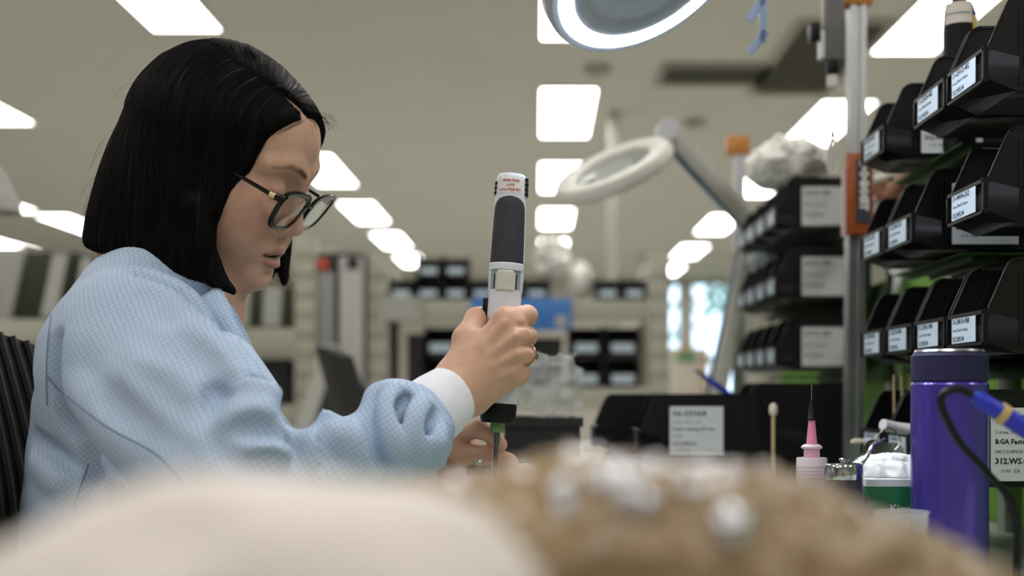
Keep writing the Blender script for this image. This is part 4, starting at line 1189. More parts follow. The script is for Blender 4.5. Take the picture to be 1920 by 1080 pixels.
for s in (-1, 1):
    # rim: rectangular section swept round the lens shape
    mb = MB(); n = 48; sec = [(-.0021, -.0021), (.0024, -.0021), (.0024, .0021), (-.0021, .0021)]
    for k in range(n):
        u, v = rim_shape(k, n); l = math.hypot(u, v)
        top = 1.0 + .55 * max(0.0, min(1.0, (v - .006) / .010))
        for du, dx in sec: mb.v.append(tuple(rim_pt(s, u * (1 + du * top / l), v * (1 + du * top / l), dx)))
    mb.f = [(k*4+j, k*4+(j+1) % 4, ((k+1) % n)*4+(j+1) % 4, ((k+1) % n)*4+j) for k in range(n) for j in range(4)]
    mb.build('rim', m_fr, gl, bevel=.0006, seg=1)
    mb = MB()
    for dx in (-.0009, .0009):
        for q in (1.0, .5):
            for k in range(n):
                u, v = rim_shape(k, n); bul = .0012 * (1 - q)
                mb.v.append(tuple(rim_pt(s, u * q, v * q, dx + bul)))
        mb.v.append(tuple(rim_pt(s, 0, 0, dx + .0014)))
    for o, fl in ((0, 0), (2*n+1, 1)):
        for k in range(n):
            a, b, c_, d_ = o+k, o+(k+1) % n, o+n+(k+1) % n, o+n+k
            mb.f.append((a, b, c_, d_)); mb.f.append((d_, c_, o+2*n))
    mb.f += [(k, (k+1) % n, 2*n+1+(k+1) % n, 2*n+1+k) for k in range(n)]
    mb.build('lens', m_lens, gl, smooth=True)
    # hinge, temple
    hx = gp(.0975, s * .0655, -.004)
    e0 = rim_pt(s, .0275, .0130)
    mb = MB(); mb.tube([e0, gp(.0965, s * .0672, -.0042), gp(.0925, s * .0690, -.0040)], [.0034, .0038, .0032], 10); mb.build('end_piece', m_fr, gl, smooth=True)
    MB().tube([gp(.0955, s * .0690, -.0040), gp(.0895, s * .0698, -.0036)], .0038, 8).build('hinge', m_gold, gl, smooth=True)
    mb = MB(); mb.tube([gp(.0915, s * .0694, -.0036), gp(.065, s * .0712, .0010), gp(.048, s * .0690, .0028), gp(.010, s * .0670, .0045), gp(-.012, s * .0715, .000), gp(-.030, s * .0695, -.020)], [.0022, .0020, .0019, .0019, .0019, .0017], 8)
    mb.build('temple', m_fr, gl, smooth=True)
    MB().tube([rim_pt(s, -.0245, -.002), gp(.0945, s * .0095, -.0150)], .0007, 6).build('nose_pad_arm', m_gold, gl)
mb = MB(); mb.tube([rim_pt(-1, -.0255, .007), gp(.1045, -.004, -.0085), gp(.1045, .004, -.0085), rim_pt(1, -.0255, .007)], .0023, 8)
mb.build('bridge', m_fr, gl, smooth=True)
# ------------------------------------------------------------------ gold ring on the near hand
rg = thing('finger_ring', 'gold ring with a green stone on the ring finger of the upper hand', 'ring', Vector(J(980, 665, 1.098)))
c0 = Vector(J(*R_FING[2][0])); c1 = Vector(J(*R_FING[2][1])); axr = (c1 - c0).normalized()
o_ = Vector((0, 0, 0)); a_ = axr.cross(Vector((0, 0, 1))).normalized(); b_ = axr.cross(a_).normalized()
ctr = c0.lerp(c1, .62) - Vector(rg.location); rad = .0112
MB().tube([ctr + (a_ * math.cos(t) + b_ * math.sin(t)) * rad for t in [2 * math.pi * k / 40 for k in range(41)]], .0009, 8, caps=False).build('band', m_gold, rg, smooth=True)
sd = (Vector((1, -.35, -.15)) - axr * Vector((1, -.35, -.15)).dot(axr)).normalized()
Rq = sd.to_track_quat('Z', 'Y').to_matrix()
MB().lathe([(0, 0), (.0022, .0004), (.0030, .0014), (.0024, .0026), (0, .0032)], 8, ctr + sd * (rad - .0002), Rq).build('stone', mat('green_stone', (20, 96, 80), 0.08, coat=.6), rg)
for k in range(4):
    a = k * math.pi / 2; MB().tube([ctr + sd * rad + Rq @ Vector((.0026*math.cos(a), .0026*math.sin(a), 0)), ctr + sd * (rad + .0028) + Rq @ Vector((.0023*math.cos(a), .0023*math.sin(a), 0))], .0004, 5).build('prong', m_gold, rg)
# ------------------------------------------------------------------ loose hair: wisps and the twisted lock on top
wl = []
def wisp(a, b, c, n=13):
    a, b, c = [np.array(v, float) for v in (a, b, c)]
    t = np.linspace(0, 1, n)[:, None]
    return a * (1-t)**2 + 2 * b * t * (1-t) + c * t**2
for k in range(60):          # forehead wisps
    a = np.array([.079, rng.uniform(-.02, .03), .080 + rng.uniform(-.006, .004)]); l = rng.uniform(.008, .026)
    dr = np.array([.75 + rng.uniform(-.2, .2), rng.uniform(-.4, .3), .15 + rng.uniform(-.6, .4)])
    wl.append(from_head(wisp(a, a + dr * l * .5 + np.array([0, 0, .003]), a + dr * l + np.array([0, 0, -.006]))))
for k in range(34):          # back of the head
    z = rng.uniform(-.08, .06); y = rng.uniform(-.05, .03)
    a = np.array([-.100 - .012 * (z < 0), y, z]); l = rng.uniform(.02, .05)
    wl.append(from_head(wisp(a, a + np.array([-.014, 0, -.3 * l]), a + np.array([-.012 + rng.uniform(-.008, .012), 0, -l * 1.2]))))
for k in range(70):          # fine hair from the parting over the forehead
    t = rng.uniform(0, 1); a = np.array([.060 + .022 * t, -.040 + .02 * t, .086 - .010 * t]); l = rng.uniform(.015, .032)
    q = wisp(a, a + np.array([-.002, -.016, -.008]) * l / .03, a + np.array([-.022, -.030, -.030]) * l / .03)
    for _ in range(4): q = q - grad(scalp, q) * (scalp(q) - .0012)[:, None]
    wl.append(from_head(q))
for k in range(40):          # tips of the far lock and of the near curtain
    s = 1 if k < 24 else -1
    a = np.array([.074 + rng.uniform(-.012, .006), s * .066, -.095 + rng.uniform(-.01, .01)]) if s > 0 else np.array([.050 + rng.uniform(-.01, .012), -.076, -.098 + rng.uniform(-.008, .006)])
    l = rng.uniform(.008, .024); wl.append(from_head(wisp(a, a + np.array([.002, 0, -.5 * l]), a + np.array([.010 + rng.uniform(-.004, .008), 0, -l]))))
wl = np.stack(wl)
Vw, Qw = ribbons(wl, rng.uniform(.00010, .00018, len(wl)))
wo = link_mesh('hair_wisps', np_mesh('hair_wisps', local(Vw), Qw), m_hair, hair); wo['kind'] = 'stuff'
lk = MB(); cp = [FH(-.014, -.020, .1185), FH(-.004, -.024, .1225), FH(.006, -.028, .1215), FH(.013, -.030, .1165)]
for j in range(5):
    of = Vector((random.uniform(-.002, .002), random.uniform(-.002, .002), random.uniform(-.001, .001)))
    lk.tube([c + of for c in spline(cp, 4)], [.0008] + [.0018] * 11 + [.0008], 7)
lk.build('twisted_lock', m_hair, hair, smooth=True, loc=-Vector(woman.location))
# ------------------------------------------------------------------ electric screwdriver in the fist
T_ = P(960, 327, 1.136); B_ = P(933, 793, 1.128)
ax_z = (T_ - B_).normalized(); ax_x = Vector((0, 1, 0)).cross(ax_z).normalized(); ax_y = ax_z.cross(ax_x)
DR = Matrix((ax_x, ax_y, ax_z)).transposed()
LT = (T_ - B_).length
dv = thing('electric_screwdriver', 'white and dark grey electric screwdriver held upright in the fist', 'screwdriver', B_)
dv.rotation_euler = DR.to_euler()
def zy(y): return (793 - y) / 466 * LT
m_drv = mat('screwdriver_shell', (214, 218, 224), 0.38, var=0.04, scale=30)
m_grip = mat('screwdriver_grip', (44, 46, 52), 0.55, var=0.15, scale=300, bump=.3, bscale=1500)
m_dblk = mat('screwdriver_black', (14, 14, 17), 0.4, spec=.3)
RP = [(zy(757), .0172), (zy(735), .0178), (zy(690), .0172), (zy(620), .0162), (zy(575), .0160), (zy(552), .0158), (zy(548), .0166), (zy(520), .0168), (zy(500), .0166), (zy(440), .0160), (zy(372), .0148), (zy(340), .0143), (zy(334), .0140), (zy(329), .0125), (zy(327), .0)]
def dr_r(z): return float(np.interp(z, [q[0] for q in RP], [q[1] for q in RP]))
MB().lathe([(r, z) for z, r in RP], 48).build('shell', m_drv, dv, smooth=True, sharp=50)
def patch(name, m, out, z0, z1, half, off, n=20, mz=22, parent=dv):
    """curved plate on the shell; out(v) gives the half angle share at height share v"""
    mb = MB()
    for lay in (off, -.0006):
        for i in range(mz):
            v = i / (mz - 1); z = z0 + (z1 - z0) * v
            for k in range(n):
                u = k / (n - 1) * 2 - 1
                a = -math.pi / 2 + u * half * out(v)
                edge = min(1, (1 - abs(u)) * 6, v * 8 + .2, (1 - v) * 8 + .2)
                r = dr_r(z) + (lay * (.35 + .65 * edge) if lay > 0 else lay)
                mb.v.append((r * math.cos(a), r * math.sin(a), z))
    N_ = n * mz
    for i in range(mz - 1):
        for k in range(n - 1):
            a = i*n+k; mb.f += [(a, a+1, a+n+1, a+n), (N_+a, N_+a+n, N_+a+n+1, N_+a+1)]
    for i in range(mz - 1):
        for k in (0, n-1): a = i*n+k; mb.f.append((a, a+n, N_+a+n, N_+a))
    for k in range(n-1):
        for i in (0, mz-1): a = i*n+k; mb.f.append((a, a+1, N_+a+1, N_+a))
    return mb.build(name, m, parent, smooth=True)
def grip_out(v):
    top = 1.0 if v < .80 else math.sqrt(max(.0, 1 - ((v - .80) / .202) ** 2))
    return max(.04, top)
patch('grip_panel', m_grip, grip_out, zy(498), zy(373), 1.22, .0009, n=24, mz=60)
patch('trigger_recess', mat('recess_grey', (150, 154, 162), 0.5), lambda v: 1, zy(553), zy(508), .98, .0002)
patch('trigger', mat('trigger_beige', (200, 199, 188), 0.4), lambda v: min(1, .72 + 1.4 * (1 - v)), zy(552), zy(510), .56, .0022, mz=30)
for s_ in (-1, 1): patch('trigger_slot', m_dblk, lambda v: 1, zy(550), zy(518), .035, .0006).rotation_euler = (0, 0, s_ * .66)
patch('trigger_arch', m_drv, lambda v: 1, zy(511), zy(497), 1.16, .0020)
patch('lower_collar', m_drv, lambda v: 1 - .2 * v ** 6, zy(600), zy(547), 1.25, .0016, mz=30)
sticker = patch('sticker', mat('sticker_white', (226, 220, 216), 0.45), lambda v: 1, zy(368), zy(338), .98, .0004)
def bent(lines, zc_):
    me = join_text(lines, 'lettering'); o = bpy.data.meshes.new('lettering')
    vs = []
    for v in me.vertices:
        x, z = -v.co.x, -v.co.y            # the sticker is upside down
        r = dr_r(zc_ + z) + .00055
        a = -math.pi / 2 + x / r
        vs.append((r * math.cos(a), r * math.sin(a), zc_ + z))
    o.from_pydata(vs, [], [tuple(p.vertices) for p in me.polygons]); return o
link_mesh('lettering', bent((('CALIBRATION', .0036, -.0110, .0032, .0001), ('NOT', .0036, -.0034, -.0012, .0001), ('REQUIRED', .0036, -.0082, -.0056, .0001)), zy(352.5)), mat('sticker_red', (204, 84, 62), 0.5), sticker)
for s, ys in ((1, (338, 347, 356, 365)), (-1, (347, 356, 365))):
    for y in ys:
        a = 0 if s > 0 else math.pi
        MB().obox((s * (dr_r(zy(y)) - .0002), 0, zy(y)), (.0022 if s > 0 else .0012, .006, .0016), Matrix.Rotation(-.25 * s, 3, 'Y')).build('vent_rib', m_dblk, dv, bevel=.0005, seg=1)
MB().obox((-.0178, -.002, zy(581)), (.0028, .004, .0096), Matrix.Rotation(0, 3, 'Z')).build('direction_switch', m_dblk, dv, bevel=.001)
MB().lathe([(.0168, zy(757)), (.0175, zy(760)), (.0170, zy(785)), (.0155, zy(793)), (0, zy(793))], 40).build('nose', m_dblk, dv, smooth=True, sharp=50)
MB().lathe([(.0068, zy(793)), (.0070, zy(797)), (.0069, zy(811)), (0, zy(811))], 24).build('tape_collar', mat('green_tape', (120, 146, 84), 0.6, var=.15, scale=300), dv, smooth=True, sharp=50)
MB().lathe([(.0026, zy(811)), (.0026, zy(830)), (.0020, zy(833)), (.0020, zy(893)), (0, zy(894))], 12).build('bit', mat('dark_steel', (96, 98, 104), 0.3, 1.0), dv, smooth=True, sharp=50)
# small black part she screws together
pt = thing('screw_housing', 'small black component pinched in the lower hand under the bit', 'component', P(897, 884, 1.122))
MB().box((-.011, -.008, -.004), (.012, .010, .006)).build('body', m_dblk, pt, bevel=.002)
MB().lathe([(.0055, .006), (.0055, .0095), (.0030, .011), (0, .011)], 20).build('boss', mat('steel', (190, 192, 195), 0.25, 1.0), pt, smooth=True)

# ------------------------------------------------------------------ magnifier lamps
m_lampw = mat('lamp_white_plastic', (222, 220, 212), 0.4)
m_lampg = mat('lamp_grey_plastic', (168, 172, 182), 0.35)
m_ring = mat('ring_tube_lit', (240, 246, 255), 0.4, emit=42.0, emit_rgb=(222, 236, 255), var=0)
m_ring0 = mat('ring_tube_unlit', (230, 230, 226), 0.3)
m_glens = mat('magnifier_glass', (244, 250, 250), 0.0, trans=1.0, ior=1.45, var=0)
def magnifier(label, c, n, R_, lit, arm, arm_r, under=True):
    t = thing('magnifier_lamp', label, 'lamp', c)
    q = Vector(n).normalized().to_track_quat('Z', 'Y').to_matrix()
    def L(prof, name, m, nn=64): return MB().lathe(prof, nn, (0, 0, 0), q).build(name, m, t, smooth=True, sharp=50)
    ro, ri = R_ * 1.09, R_ * .70
    L([(ri, -.010), (ri, .012), (ri + .006, .016), (ro - .006, .016), (ro, .008), (ro, -.006), (ro - .003, -.012), (R_, -.012), (R_, -.006), (R_ * .83, -.006), (R_ * .83, -.012), (ri + .006, -.012), (ri, -.010)], 'housing', m_lampg if lit else m_lampw)
    L([(R_ * .83, -.0065), (R_ * .835, -.0125), (R_ * .92, -.0145), (R_ * .995, -.0125), (R_, -.0065), (R_ * .83, -.0065)], 'ring_tube', m_ring if lit else m_ring0)
    L([(0, -.008), (ri * .5, -.0065), (ri, -.002), (ri, .002), (ri * .5, .0065), (0, .008)], 'lens', m_glens)
    pts = [Vector(a) - Vector(c) for a in arm]
    MB().tube([pts[0], pts[1]], arm_r * .8, 10).build('neck', m_lampw, t, smooth=True)
    if len(pts) > 2:
        for a, b in zip(pts[1:-1], pts[2:]):
            dr_ = (b - a).normalized(); s_ = dr_.cross(Vector((0, 1, 0))).normalized(); u_ = s_.cross(dr_)
            Rm = Matrix((dr_, u_, s_)).transposed()
            MB().obox((a + b) / 2, ((b - a).length / 2, arm_r, arm_r), Rm).build('arm', m_lampw, t, bevel=.004)
            MB().obox((a + b) / 2 - s_ * arm_r * 1.15, ((b - a).length * .42, arm_r * .4, arm_r * .3), Rm).build('arm_spring', mat('arm_spring_blue', (120, 150, 176), 0.35, .6), t)
        for a in pts[1:]: MB().tube([a + Vector((0, -arm_r * 1.4, 0)), a + Vector((0, arm_r * 1.4, 0))], arm_r * 1.2, 14).build('joint', m_alu, t, smooth=True)
    return t
L1 = P(1210, -68, 1.17); n1 = Vector((-.404, .370, .836))
magnifier('glowing ring magnifier lamp at the top edge above the bench', L1, n1, .1, True,
          [L1 + Vector((.07, .05, .03)), L1 + Vector((.15, .10, .06)), Vector((.30, 1.50, 1.93)), Vector((.47, 1.80, 1.80))], .012)
L2 = P(1151, 322, 2.3)
magnifier('unlit white magnifier lamp on a jointed arm, blurred', L2, Vector((-.395, -.391, .831)), .112, False,
          [L2 + Vector((.085, .03, .045)), P(1252, 246, 2.34), P(1412, 424, 2.66), Vector((.40, 2.72, 1.03))], .018)
stp = Vector((.40, 2.72, BENCH))
props(MB().lathe([(.05, 0), (.05, .02), (.02, .03), (.02, .09), (0, .09)], 24).build('lamp_clamp', m_alu, smooth=True, loc=stp), 'metal clamp foot under the blurred magnifier arm', 'clamp')
# pale blue translucent bars to the right of the lit lamp
tg = thing('blue_bars', 'pale blue translucent bars at the top edge right of the glowing ring', 'tag', P(1425, -30, 1.45))
m_bluebar = mat('blue_translucent', (176, 200, 236), 0.2, alpha=.7)
def bluebar(px0, py0, px1, py1, w):
    a = P(px0, py0, 1.45) - Vector(tg.location); b = P(px1, py1, 1.45) - Vector(tg.location)
    dr_ = (b - a).normalized(); s_ = dr_.cross(Vector((0, 1, 0))).normalized()
    MB().obox((a + b) / 2, ((b - a).length / 2, .0015, w), Matrix((dr_, Vector((0, 1, 0)), s_)).transposed()).build('bar', m_bluebar, tg, bevel=.0008)
bluebar(1404, 40, 1440, -20, .0052); bluebar(1404, 100, 1438, 58, .0052); bluebar(1430, 80, 1432, -30, .0045); bluebar(1425, -30, 1425, -190, .004)

# ------------------------------------------------------------------ tool balancer with cable and hook
HB = P(1561, 40, 1.775)
tb = thing('tool_balancer', 'grey tool balancer hanging beside the aluminium post with cable and clear hook', 'balancer', HB)
m_gm = mat('grey_machine_paint', (104, 103, 100), 0.4)
def hz(y): return (40 - y) / FPX * 1.80
MB().box((-.014, -.012, hz(115)), (.016, .012, hz(-60))).build('body', m_gm, tb, bevel=.004)
MB().box((-.020, -.010, hz(110)), (-.014, .010, hz(60))).build('side_plate', m_alu, tb)
MB().box((-.035, -.012, hz(78)), (-.0205, .012, hz(45))).build('knob', m_dblk, tb, bevel=.003)
MB().lathe([(.007, hz(140)), (.010, hz(128)), (.008, hz(115)), (0, hz(115))][::-1], 18).build('cable_guide', m_dblk, tb, smooth=True)
MB().lathe([(0, hz(140)), (.0085, hz(141)), (.009, hz(150)), (.008, hz(162)), (0, hz(163))], 18).build('stop_ball', mat('clear_white_plastic', (222, 222, 216), 0.3, trans=.3), tb, smooth=True)
MB().tube([(0, 0, hz(160)), (0, 0, hz(232))], .0007, 6).build('cable', m_alu, tb)
MB().lathe([(.0006, hz(228)), (.0035, hz(246)), (.0042, hz(252)), (0, hz(252))], 14).build('clip_sleeve', m_dblk, tb, smooth=True)
hk = MB(); hk.tube(spline([(0, 0, hz(252)), (-.006, 0, hz(275)), (-.007, 0, hz(305)), (0, 0, hz(325)), (.008, 0, hz(310)), (.006, 0, hz(278)), (.001, 0, hz(256))], 5), .0023, 8)
hk.build('hook', mat('clear_hook', (206, 210, 206), 0.15, alpha=.8), tb, smooth=True)
MB().tube([(0, 0, hz(-60)), (0, 0, hz(-60) + .012)], .003).build('hanger', m_alu, tb)
ob = props(MB().box((.40, 1.785, HB.z + hz(-60) + .012), (.52, 1.815, HB.z + hz(-60) + .042)).build('overhead_bar', m_alu, bevel=.003), 'aluminium bar over the post carrying the tool balancer', 'bar')
pb = props(MB().box((.470, 1.787, ZC + .632), (.495, 1.813, HB.z + hz(-60) + .012)).build('bar_riser', m_alu), 'short aluminium riser between post bracket and overhead bar', 'bracket')

# ------------------------------------------------------------------ top of the near rack: spray bottle; cables between rows
sb = thing('spray_bottle', 'black spray bottle with white label and yellow tag above the top row of bins', 'bottle', (bx(1796, 1.43), 1.425, ROWZ[0] + .0005))
def sz(y): return ZC + (VY - y) / FPX * 1.425 - ROWZ[0]
MB().lathe([(.0185, 0), (.0190, .004), (.0188, sz(60)), (.0178, sz(22)), (.0165, sz(14)), (.0105, sz(9)), (.0088, sz(2)), (.0088, sz(-20)), (0, sz(-20))], 32).build('body', mat('spray_black', (14, 14, 14), 0.45, spec=.2), sb, smooth=True, sharp=50)
MB().lathe([(.0110, sz(-20)), (.0110, sz(-60)), (.0060, sz(-66)), (0, sz(-66))], 20).build('spray_head', m_dblk, sb, smooth=True)
def arc_label(name, m, r, a0, a1, z0, z1, parent):
    mb = MB(); n = 14
    for z in (z0, z1):
        for rr in (r, r + .0004):
            for k in range(n): a = a0 + (a1 - a0) * k / (n - 1); mb.v.append((rr * math.cos(a), rr * math.sin(a), z))
    for k in range(n - 1): mb.f += [(k, k+1, 2*n+k+1, 2*n+k), (n+k, 3*n+k, 3*n+k+1, n+k+1), (k, n+k, n+k+1, k+1), (2*n+k, 2*n+k+1, 3*n+k+1, 3*n+k)]
    return mb.build(name, m, parent, smooth=True)
lab_ = arc_label('label', mat('cream_label', (216, 206, 196), 0.6), .0190, -2.9, -1.05, sz(51), sz(12), sb)
arc_label('label_line', mat('green_print', (60, 130, 116), 0.6), .0195, -2.8, -1.25, sz(34), sz(32), lab_)
arc_label('tag', mat('yellow_tag', (206, 196, 92), 0.5), .0192, -1.0, -.2, sz(74), sz(36), sb)
arc_label('tag_print', mat('blue_print', (40, 80, 170), 0.5), .0192, -.95, -.55, sz(35), sz(27), sb)
bar2 = props(MB().box((.632, .80, ROWZ[0] + .062), (.655, 2.62, ROWZ[0] + .085)).build('cross_rail', m_alu, bevel=.002), 'aluminium rail running behind the top bins from rack to rack', 'rail')
m_brown = mat('brown_cable', (150, 104, 76), 0.55)
cb = thing('cable_bundle', 'brown cable bundle hanging between the top and second bin rows', 'cable', P(1690, 320, 2.0))
cbo = Vector(cb.location)
for k, (m_, pts) in enumerate(((m_brown, [(1640, 350), (1655, 372), (1680, 345), (1720, 305), (1760, 300)]), (m_brown, [(1650, 330), (1670, 365), (1705, 370), (1735, 330), (1775, 305)]), (m_dblk, [(1640, 345), (1665, 335), (1690, 340), (1712, 320), (1722, 290)]), (m_brown, [(1690, 385), (1684, 350), (1692, 315), (1700, 290)]), (m_dblk, [(1700, 380), (1712, 345), (1725, 318), (1730, 285)]))):
    MB().tube([P(x, y, 2.0 + .02 * k) - cbo for x, y in [(v.x, v.y) for v in spline([Vector((a, b, 0)) for a, b in pts], 6)]], .008 if m_ is m_brown else .006, 8).build('cable', m_, cb, smooth=True)
props(MB().box((bx(1690, 2.16), 2.16, ROWZ[1] + .10), (bx(1800, 2.16), 2.22, ROWZ[0] + .03)).build('cardboard_box', mat('cardboard', (158, 112, 82), 0.7, var=.1), bevel=.002), 'brown cardboard box behind the cables between bin rows', 'box')
props(MB().tube([P(1638, 338, 1.95), P(1680, 322, 1.95), P(1722, 303, 1.95)], .0065, 10).build('white_rod', m_lampw, smooth=True), 'short white rod slanting above the brown cables', 'rod')
# paper strip and cable on the green panel
props(MB().box((.6635, 1.78, ZC + .04), (.6648, 1.94, ZC + .19)).build('paper_strip', m_paper), 'white paper strip on the green panel between bin rows', 'paper')
props(MB().tube(spline([(.60, 2.02, ZC + .20), (.59, 2.00, ZC + .10), (.61, 2.03, ZC), (.58, 2.0, ZC - .10), (.60, 2.02, BENCH + .004)], 6), .006, 8).build('black_cable', m_dblk, smooth=True), 'black cable running down beside the green panel', 'cable')

# ------------------------------------------------------------------ things on the bench
# purple flask
fl = thing('drinking_flask', 'tall glossy purple steel flask with dark purple cap', 'bottle', (bx(1780, 1.06), 1.06, BENCH))
fr0 = .0335; HT = ZC + (VY - 655) / FPX * 1.06 - BENCH; zc1 = ZC + (VY - 715) / FPX * 1.06 - BENCH
MB().lathe([(.030, 0), (fr0 - .001, .002), (fr0, .006), (fr0, .020), (fr0 - .0004, .0205), (fr0 - .0004, .0212), (fr0, .0217), (fr0, zc1 - .003), (fr0 - .002, zc1), (0, zc1)], 64).build('body', mat('purple_lacquer', (74, 58, 158), 0.28, .35, var=.05, scale=15, coat=.4), fl, smooth=True, sharp=30)
MB().lathe([(fr0 - .0012, zc1), (fr0 - .0002, zc1 + .001), (fr0 - .0004, HT - .006), (fr0 - .003, HT - .003), (0, HT - .003)], 64).build('cap', mat('dark_purple_plastic', (30, 25, 70), 0.55), fl, smooth=True, sharp=30)
MB().lathe([(fr0 - .0035, HT - .0035), (fr0 - .0025, HT - .0025), (fr0 - .004, HT - .0005), (fr0 - .007, HT), (0, HT)], 64).build('steel_disc', mat('steel', (190, 192, 195), 0.25, 1.0), fl, smooth=True, sharp=30)
# tissue box
kb = thing('tissue_box', 'green tissue box with white wipes pulled out, left of the purple flask', 'box', (.362, 1.165, BENCH))
kz = .1075
MB().box((-.055, -.058, 0), (.018, .058, kz)).build('carton', mat('green_carton', (22, 104, 62), 0.5, var=.04), kb, bevel=.001)
MB().box((-.0552, -.0582, kz - .006), (.0182, .0582, kz + .0005)).build('white_band', mat('carton_white', (226, 232, 230), 0.6), kb)
m_wht = mat('print_white', (222, 228, 224), 0.6)
link_mesh('lettering', join_text((('Kimwipes', .0105, 0, 0, .0001), ('KIMTECH', .0150, 0, -.0150, .0004))), m_wht, kb, (-.0335, -.0584, kz - .030), (RX, 0, 0))
def tissue(p):
    x, y, z = p[:, 0], p[:, 1], p[:, 2]
    d = d_ell(p, (-.018, 0, kz + .002), (.040, .042, .015))
    s_ = p * np.array([1, .7, 1])
    return smax(d + .010 * (np.abs(vnoise(s_, 55, 2)) * 2 - .5) + .005 * (np.abs(vnoise(s_, 120, 4)) * 2 - .4), -(z - kz - .0005), .001)
Vt, Qt = nets(tissue, (-.08, -.07, kz - .02), (.08, .07, kz + .05), .0024)
link_mesh('tissue', np_mesh('tissue', Vt, Qt), mat('tissue_paper', (236, 240, 242), 0.8, var=.02), kb)
# jar with steel lid
jr = thing('lidded_jar', 'small dark jar with polished steel lid and knob', 'jar', (bx(1582, 1.08), 1.08, BENCH))
jz = ZC + (VY - 868) / FPX * 1.08 - BENCH
MB().lathe([(.020, 0), (.0215, .003), (.0215, jz - .034), (.0175, jz - .024), (.0168, jz - .013), (0, jz - .013)], 40).build('body', mat('dark_glass', (60, 58, 66), 0.12, var=.02, coat=.5), jr, smooth=True, sharp=40)
MB().lathe([(.0172, jz - .0145), (.0176, jz - .012), (.0176, jz - .003), (.0165, jz - .0005), (.006, jz), (0, jz)], 40).build('lid', mat('polished_steel', (206, 208, 212), 0.1, 1.0), jr, smooth=True, sharp=40)
MB().lathe([(.0030, jz), (.0030, jz + .0015), (.0042, jz + .002), (.0042, jz + .0035), (.003, jz + .0045), (0, jz + .0046)], 20).build('knob', mat('polished_steel', (206, 208, 212), 0.1, 1.0), jr, smooth=True)
MB().tube([(.0172, .004, jz - .002), (.030, .010, jz + .016), (.0435, .018, jz + .0215)], [.0016, .0024, .0012], 8).build('lid_handle', mat('polished_steel', (206, 208, 212), 0.1, 1.0), jr, smooth=True)
# dispensing syringe standing on its barrel
sy = thing('dispensing_syringe', 'pink dispensing syringe standing upright with black hub and needle', 'syringe', (bx(1522, 1.13), 1.13, BENCH))
def yz(y): return ZC + (VY - y) / FPX * 1.13 - BENCH
m_pink = mat('pink_plastic', (226, 140, 178), 0.35, sss=.2)
m_milk = mat('milky_plastic', (232, 218, 224), 0.3, trans=.25, ior=1.3)
MB().lathe([(.016, 0), (.0145, .003), (.0145, yz(860)), (.0140, yz(858)), (0, yz(858))], 32).build('barrel', m_milk, sy, smooth=True, sharp=40)
for k in range(5): MB().lathe([(.0146, yz(872 + 7*k)), (.0149, yz(874 + 7*k)), (.0146, yz(876 + 7*k))], 32).build('barrel_ring', m_milk, sy, smooth=True)
MB().lathe([(.0076, yz(858)), (.0074, yz(842)), (0, yz(842))], 24).build('collar', mat('pale_pink_plastic2', (228, 176, 194), 0.35), sy, smooth=True, sharp=40)
MB().lathe([(.0082, yz(842)), (.0100, yz(840)), (.0100, yz(837)), (.0070, yz(833)), (0, yz(833))], 28).build('flange', m_milk, sy, smooth=True)
MB().lathe([(.0052, yz(833)), (.0030, yz(787)), (0, yz(787))], 24).build('cone', m_pink, sy, smooth=True, sharp=40)
MB().lathe([(.0040, yz(788)), (.0040, yz(785)), (.0031, yz(783)), (.0029, yz(764)), (.0016, yz(756)), (.0011, yz(749)), (0, yz(749))], 18).build('hub', m_dblk, sy, smooth=True)
MB().lathe([(.00055, yz(750)), (.00055, yz(722)), (0, yz(721.5))], 8).build('needle', mat('steel', (190, 192, 195), 0.25, 1.0), sy)
# clear plastic cup
cp_ = thing('plastic_cup', 'clear empty plastic cup in front of the purple flask', 'cup', (bx(1690, .96), .96, BENCH))
cz = ZC + (VY - 958) / FPX * .96 - BENCH
MB().lathe([(.017, 0), (.0215, cz - .002), (.0224, cz - .001), (.0224, cz), (.0208, cz), (.0163, .0012), (0, .0012)], 40).build('wall', mat('clear_cup', (226, 230, 232), 0.05, alpha=.28, var=0), cp_, smooth=True)
# bunch of keys on a white hook
kh = thing('key_hook', 'white hook on the front of a bottom-row bin', 'hook', (BX - .004, 1.375, ROWZ[3] + .0435))
MB().tube([(.006, 0, .004), (-.012, 0, .006), (-.030, -.01, .010)], .0065, 12).build('peg', mat('white_plastic', (226, 226, 230), 0.35), kh, smooth=True)
MB().box((.0045, -.008, -.03), (.0065, .008, .010)).build('clip', mat('white_plastic', (226, 226, 230), 0.35), kh)
ky = thing('key_bunch', 'bunch of silver keys hanging from the white hook', 'keys', (BX - .032, 1.352, ROWZ[3] + .046))
m_key = mat('key_nickel', (190, 184, 168), 0.25, 1.0)
MB().tube([(.013 * math.cos(a), .002 * math.sin(2*a), .013 * math.sin(a) - .010) for a in [2 * math.pi * k / 28 for k in range(29)]], .0009, 6, caps=False).build('split_ring', m_key, ky, smooth=True)
def key(a, dx, dy, ln):
    R_ = Matrix.Rotation(a, 3, 'Y'); o = Vector((dx, dy, -.016))
    bow = [(-.0125 * math.sin(t), -.009 + .0125 * math.cos(t)) for t in [2 * math.pi * k / 18 for k in range(18)]]
    mb = MB().prism(bow, -.0008, .0008); mb.box((-.0036, -.0008, -.018 - ln), (.0036, .0008, -.017))
    for k in range(5): mb.box((.0036, -.0008, -.026 - k * ln * .15), (.0052 if k % 2 else .0044, .0008, -.0235 - k * ln * .15))
    mb.v = [tuple(o + R_ @ Vector(v)) for v in mb.v]
    mb.build('key', m_key, ky)
key(.45, -.002, -.003, .030); key(-.1, .006, .003, .028); key(.9, -.008, .005, .026)
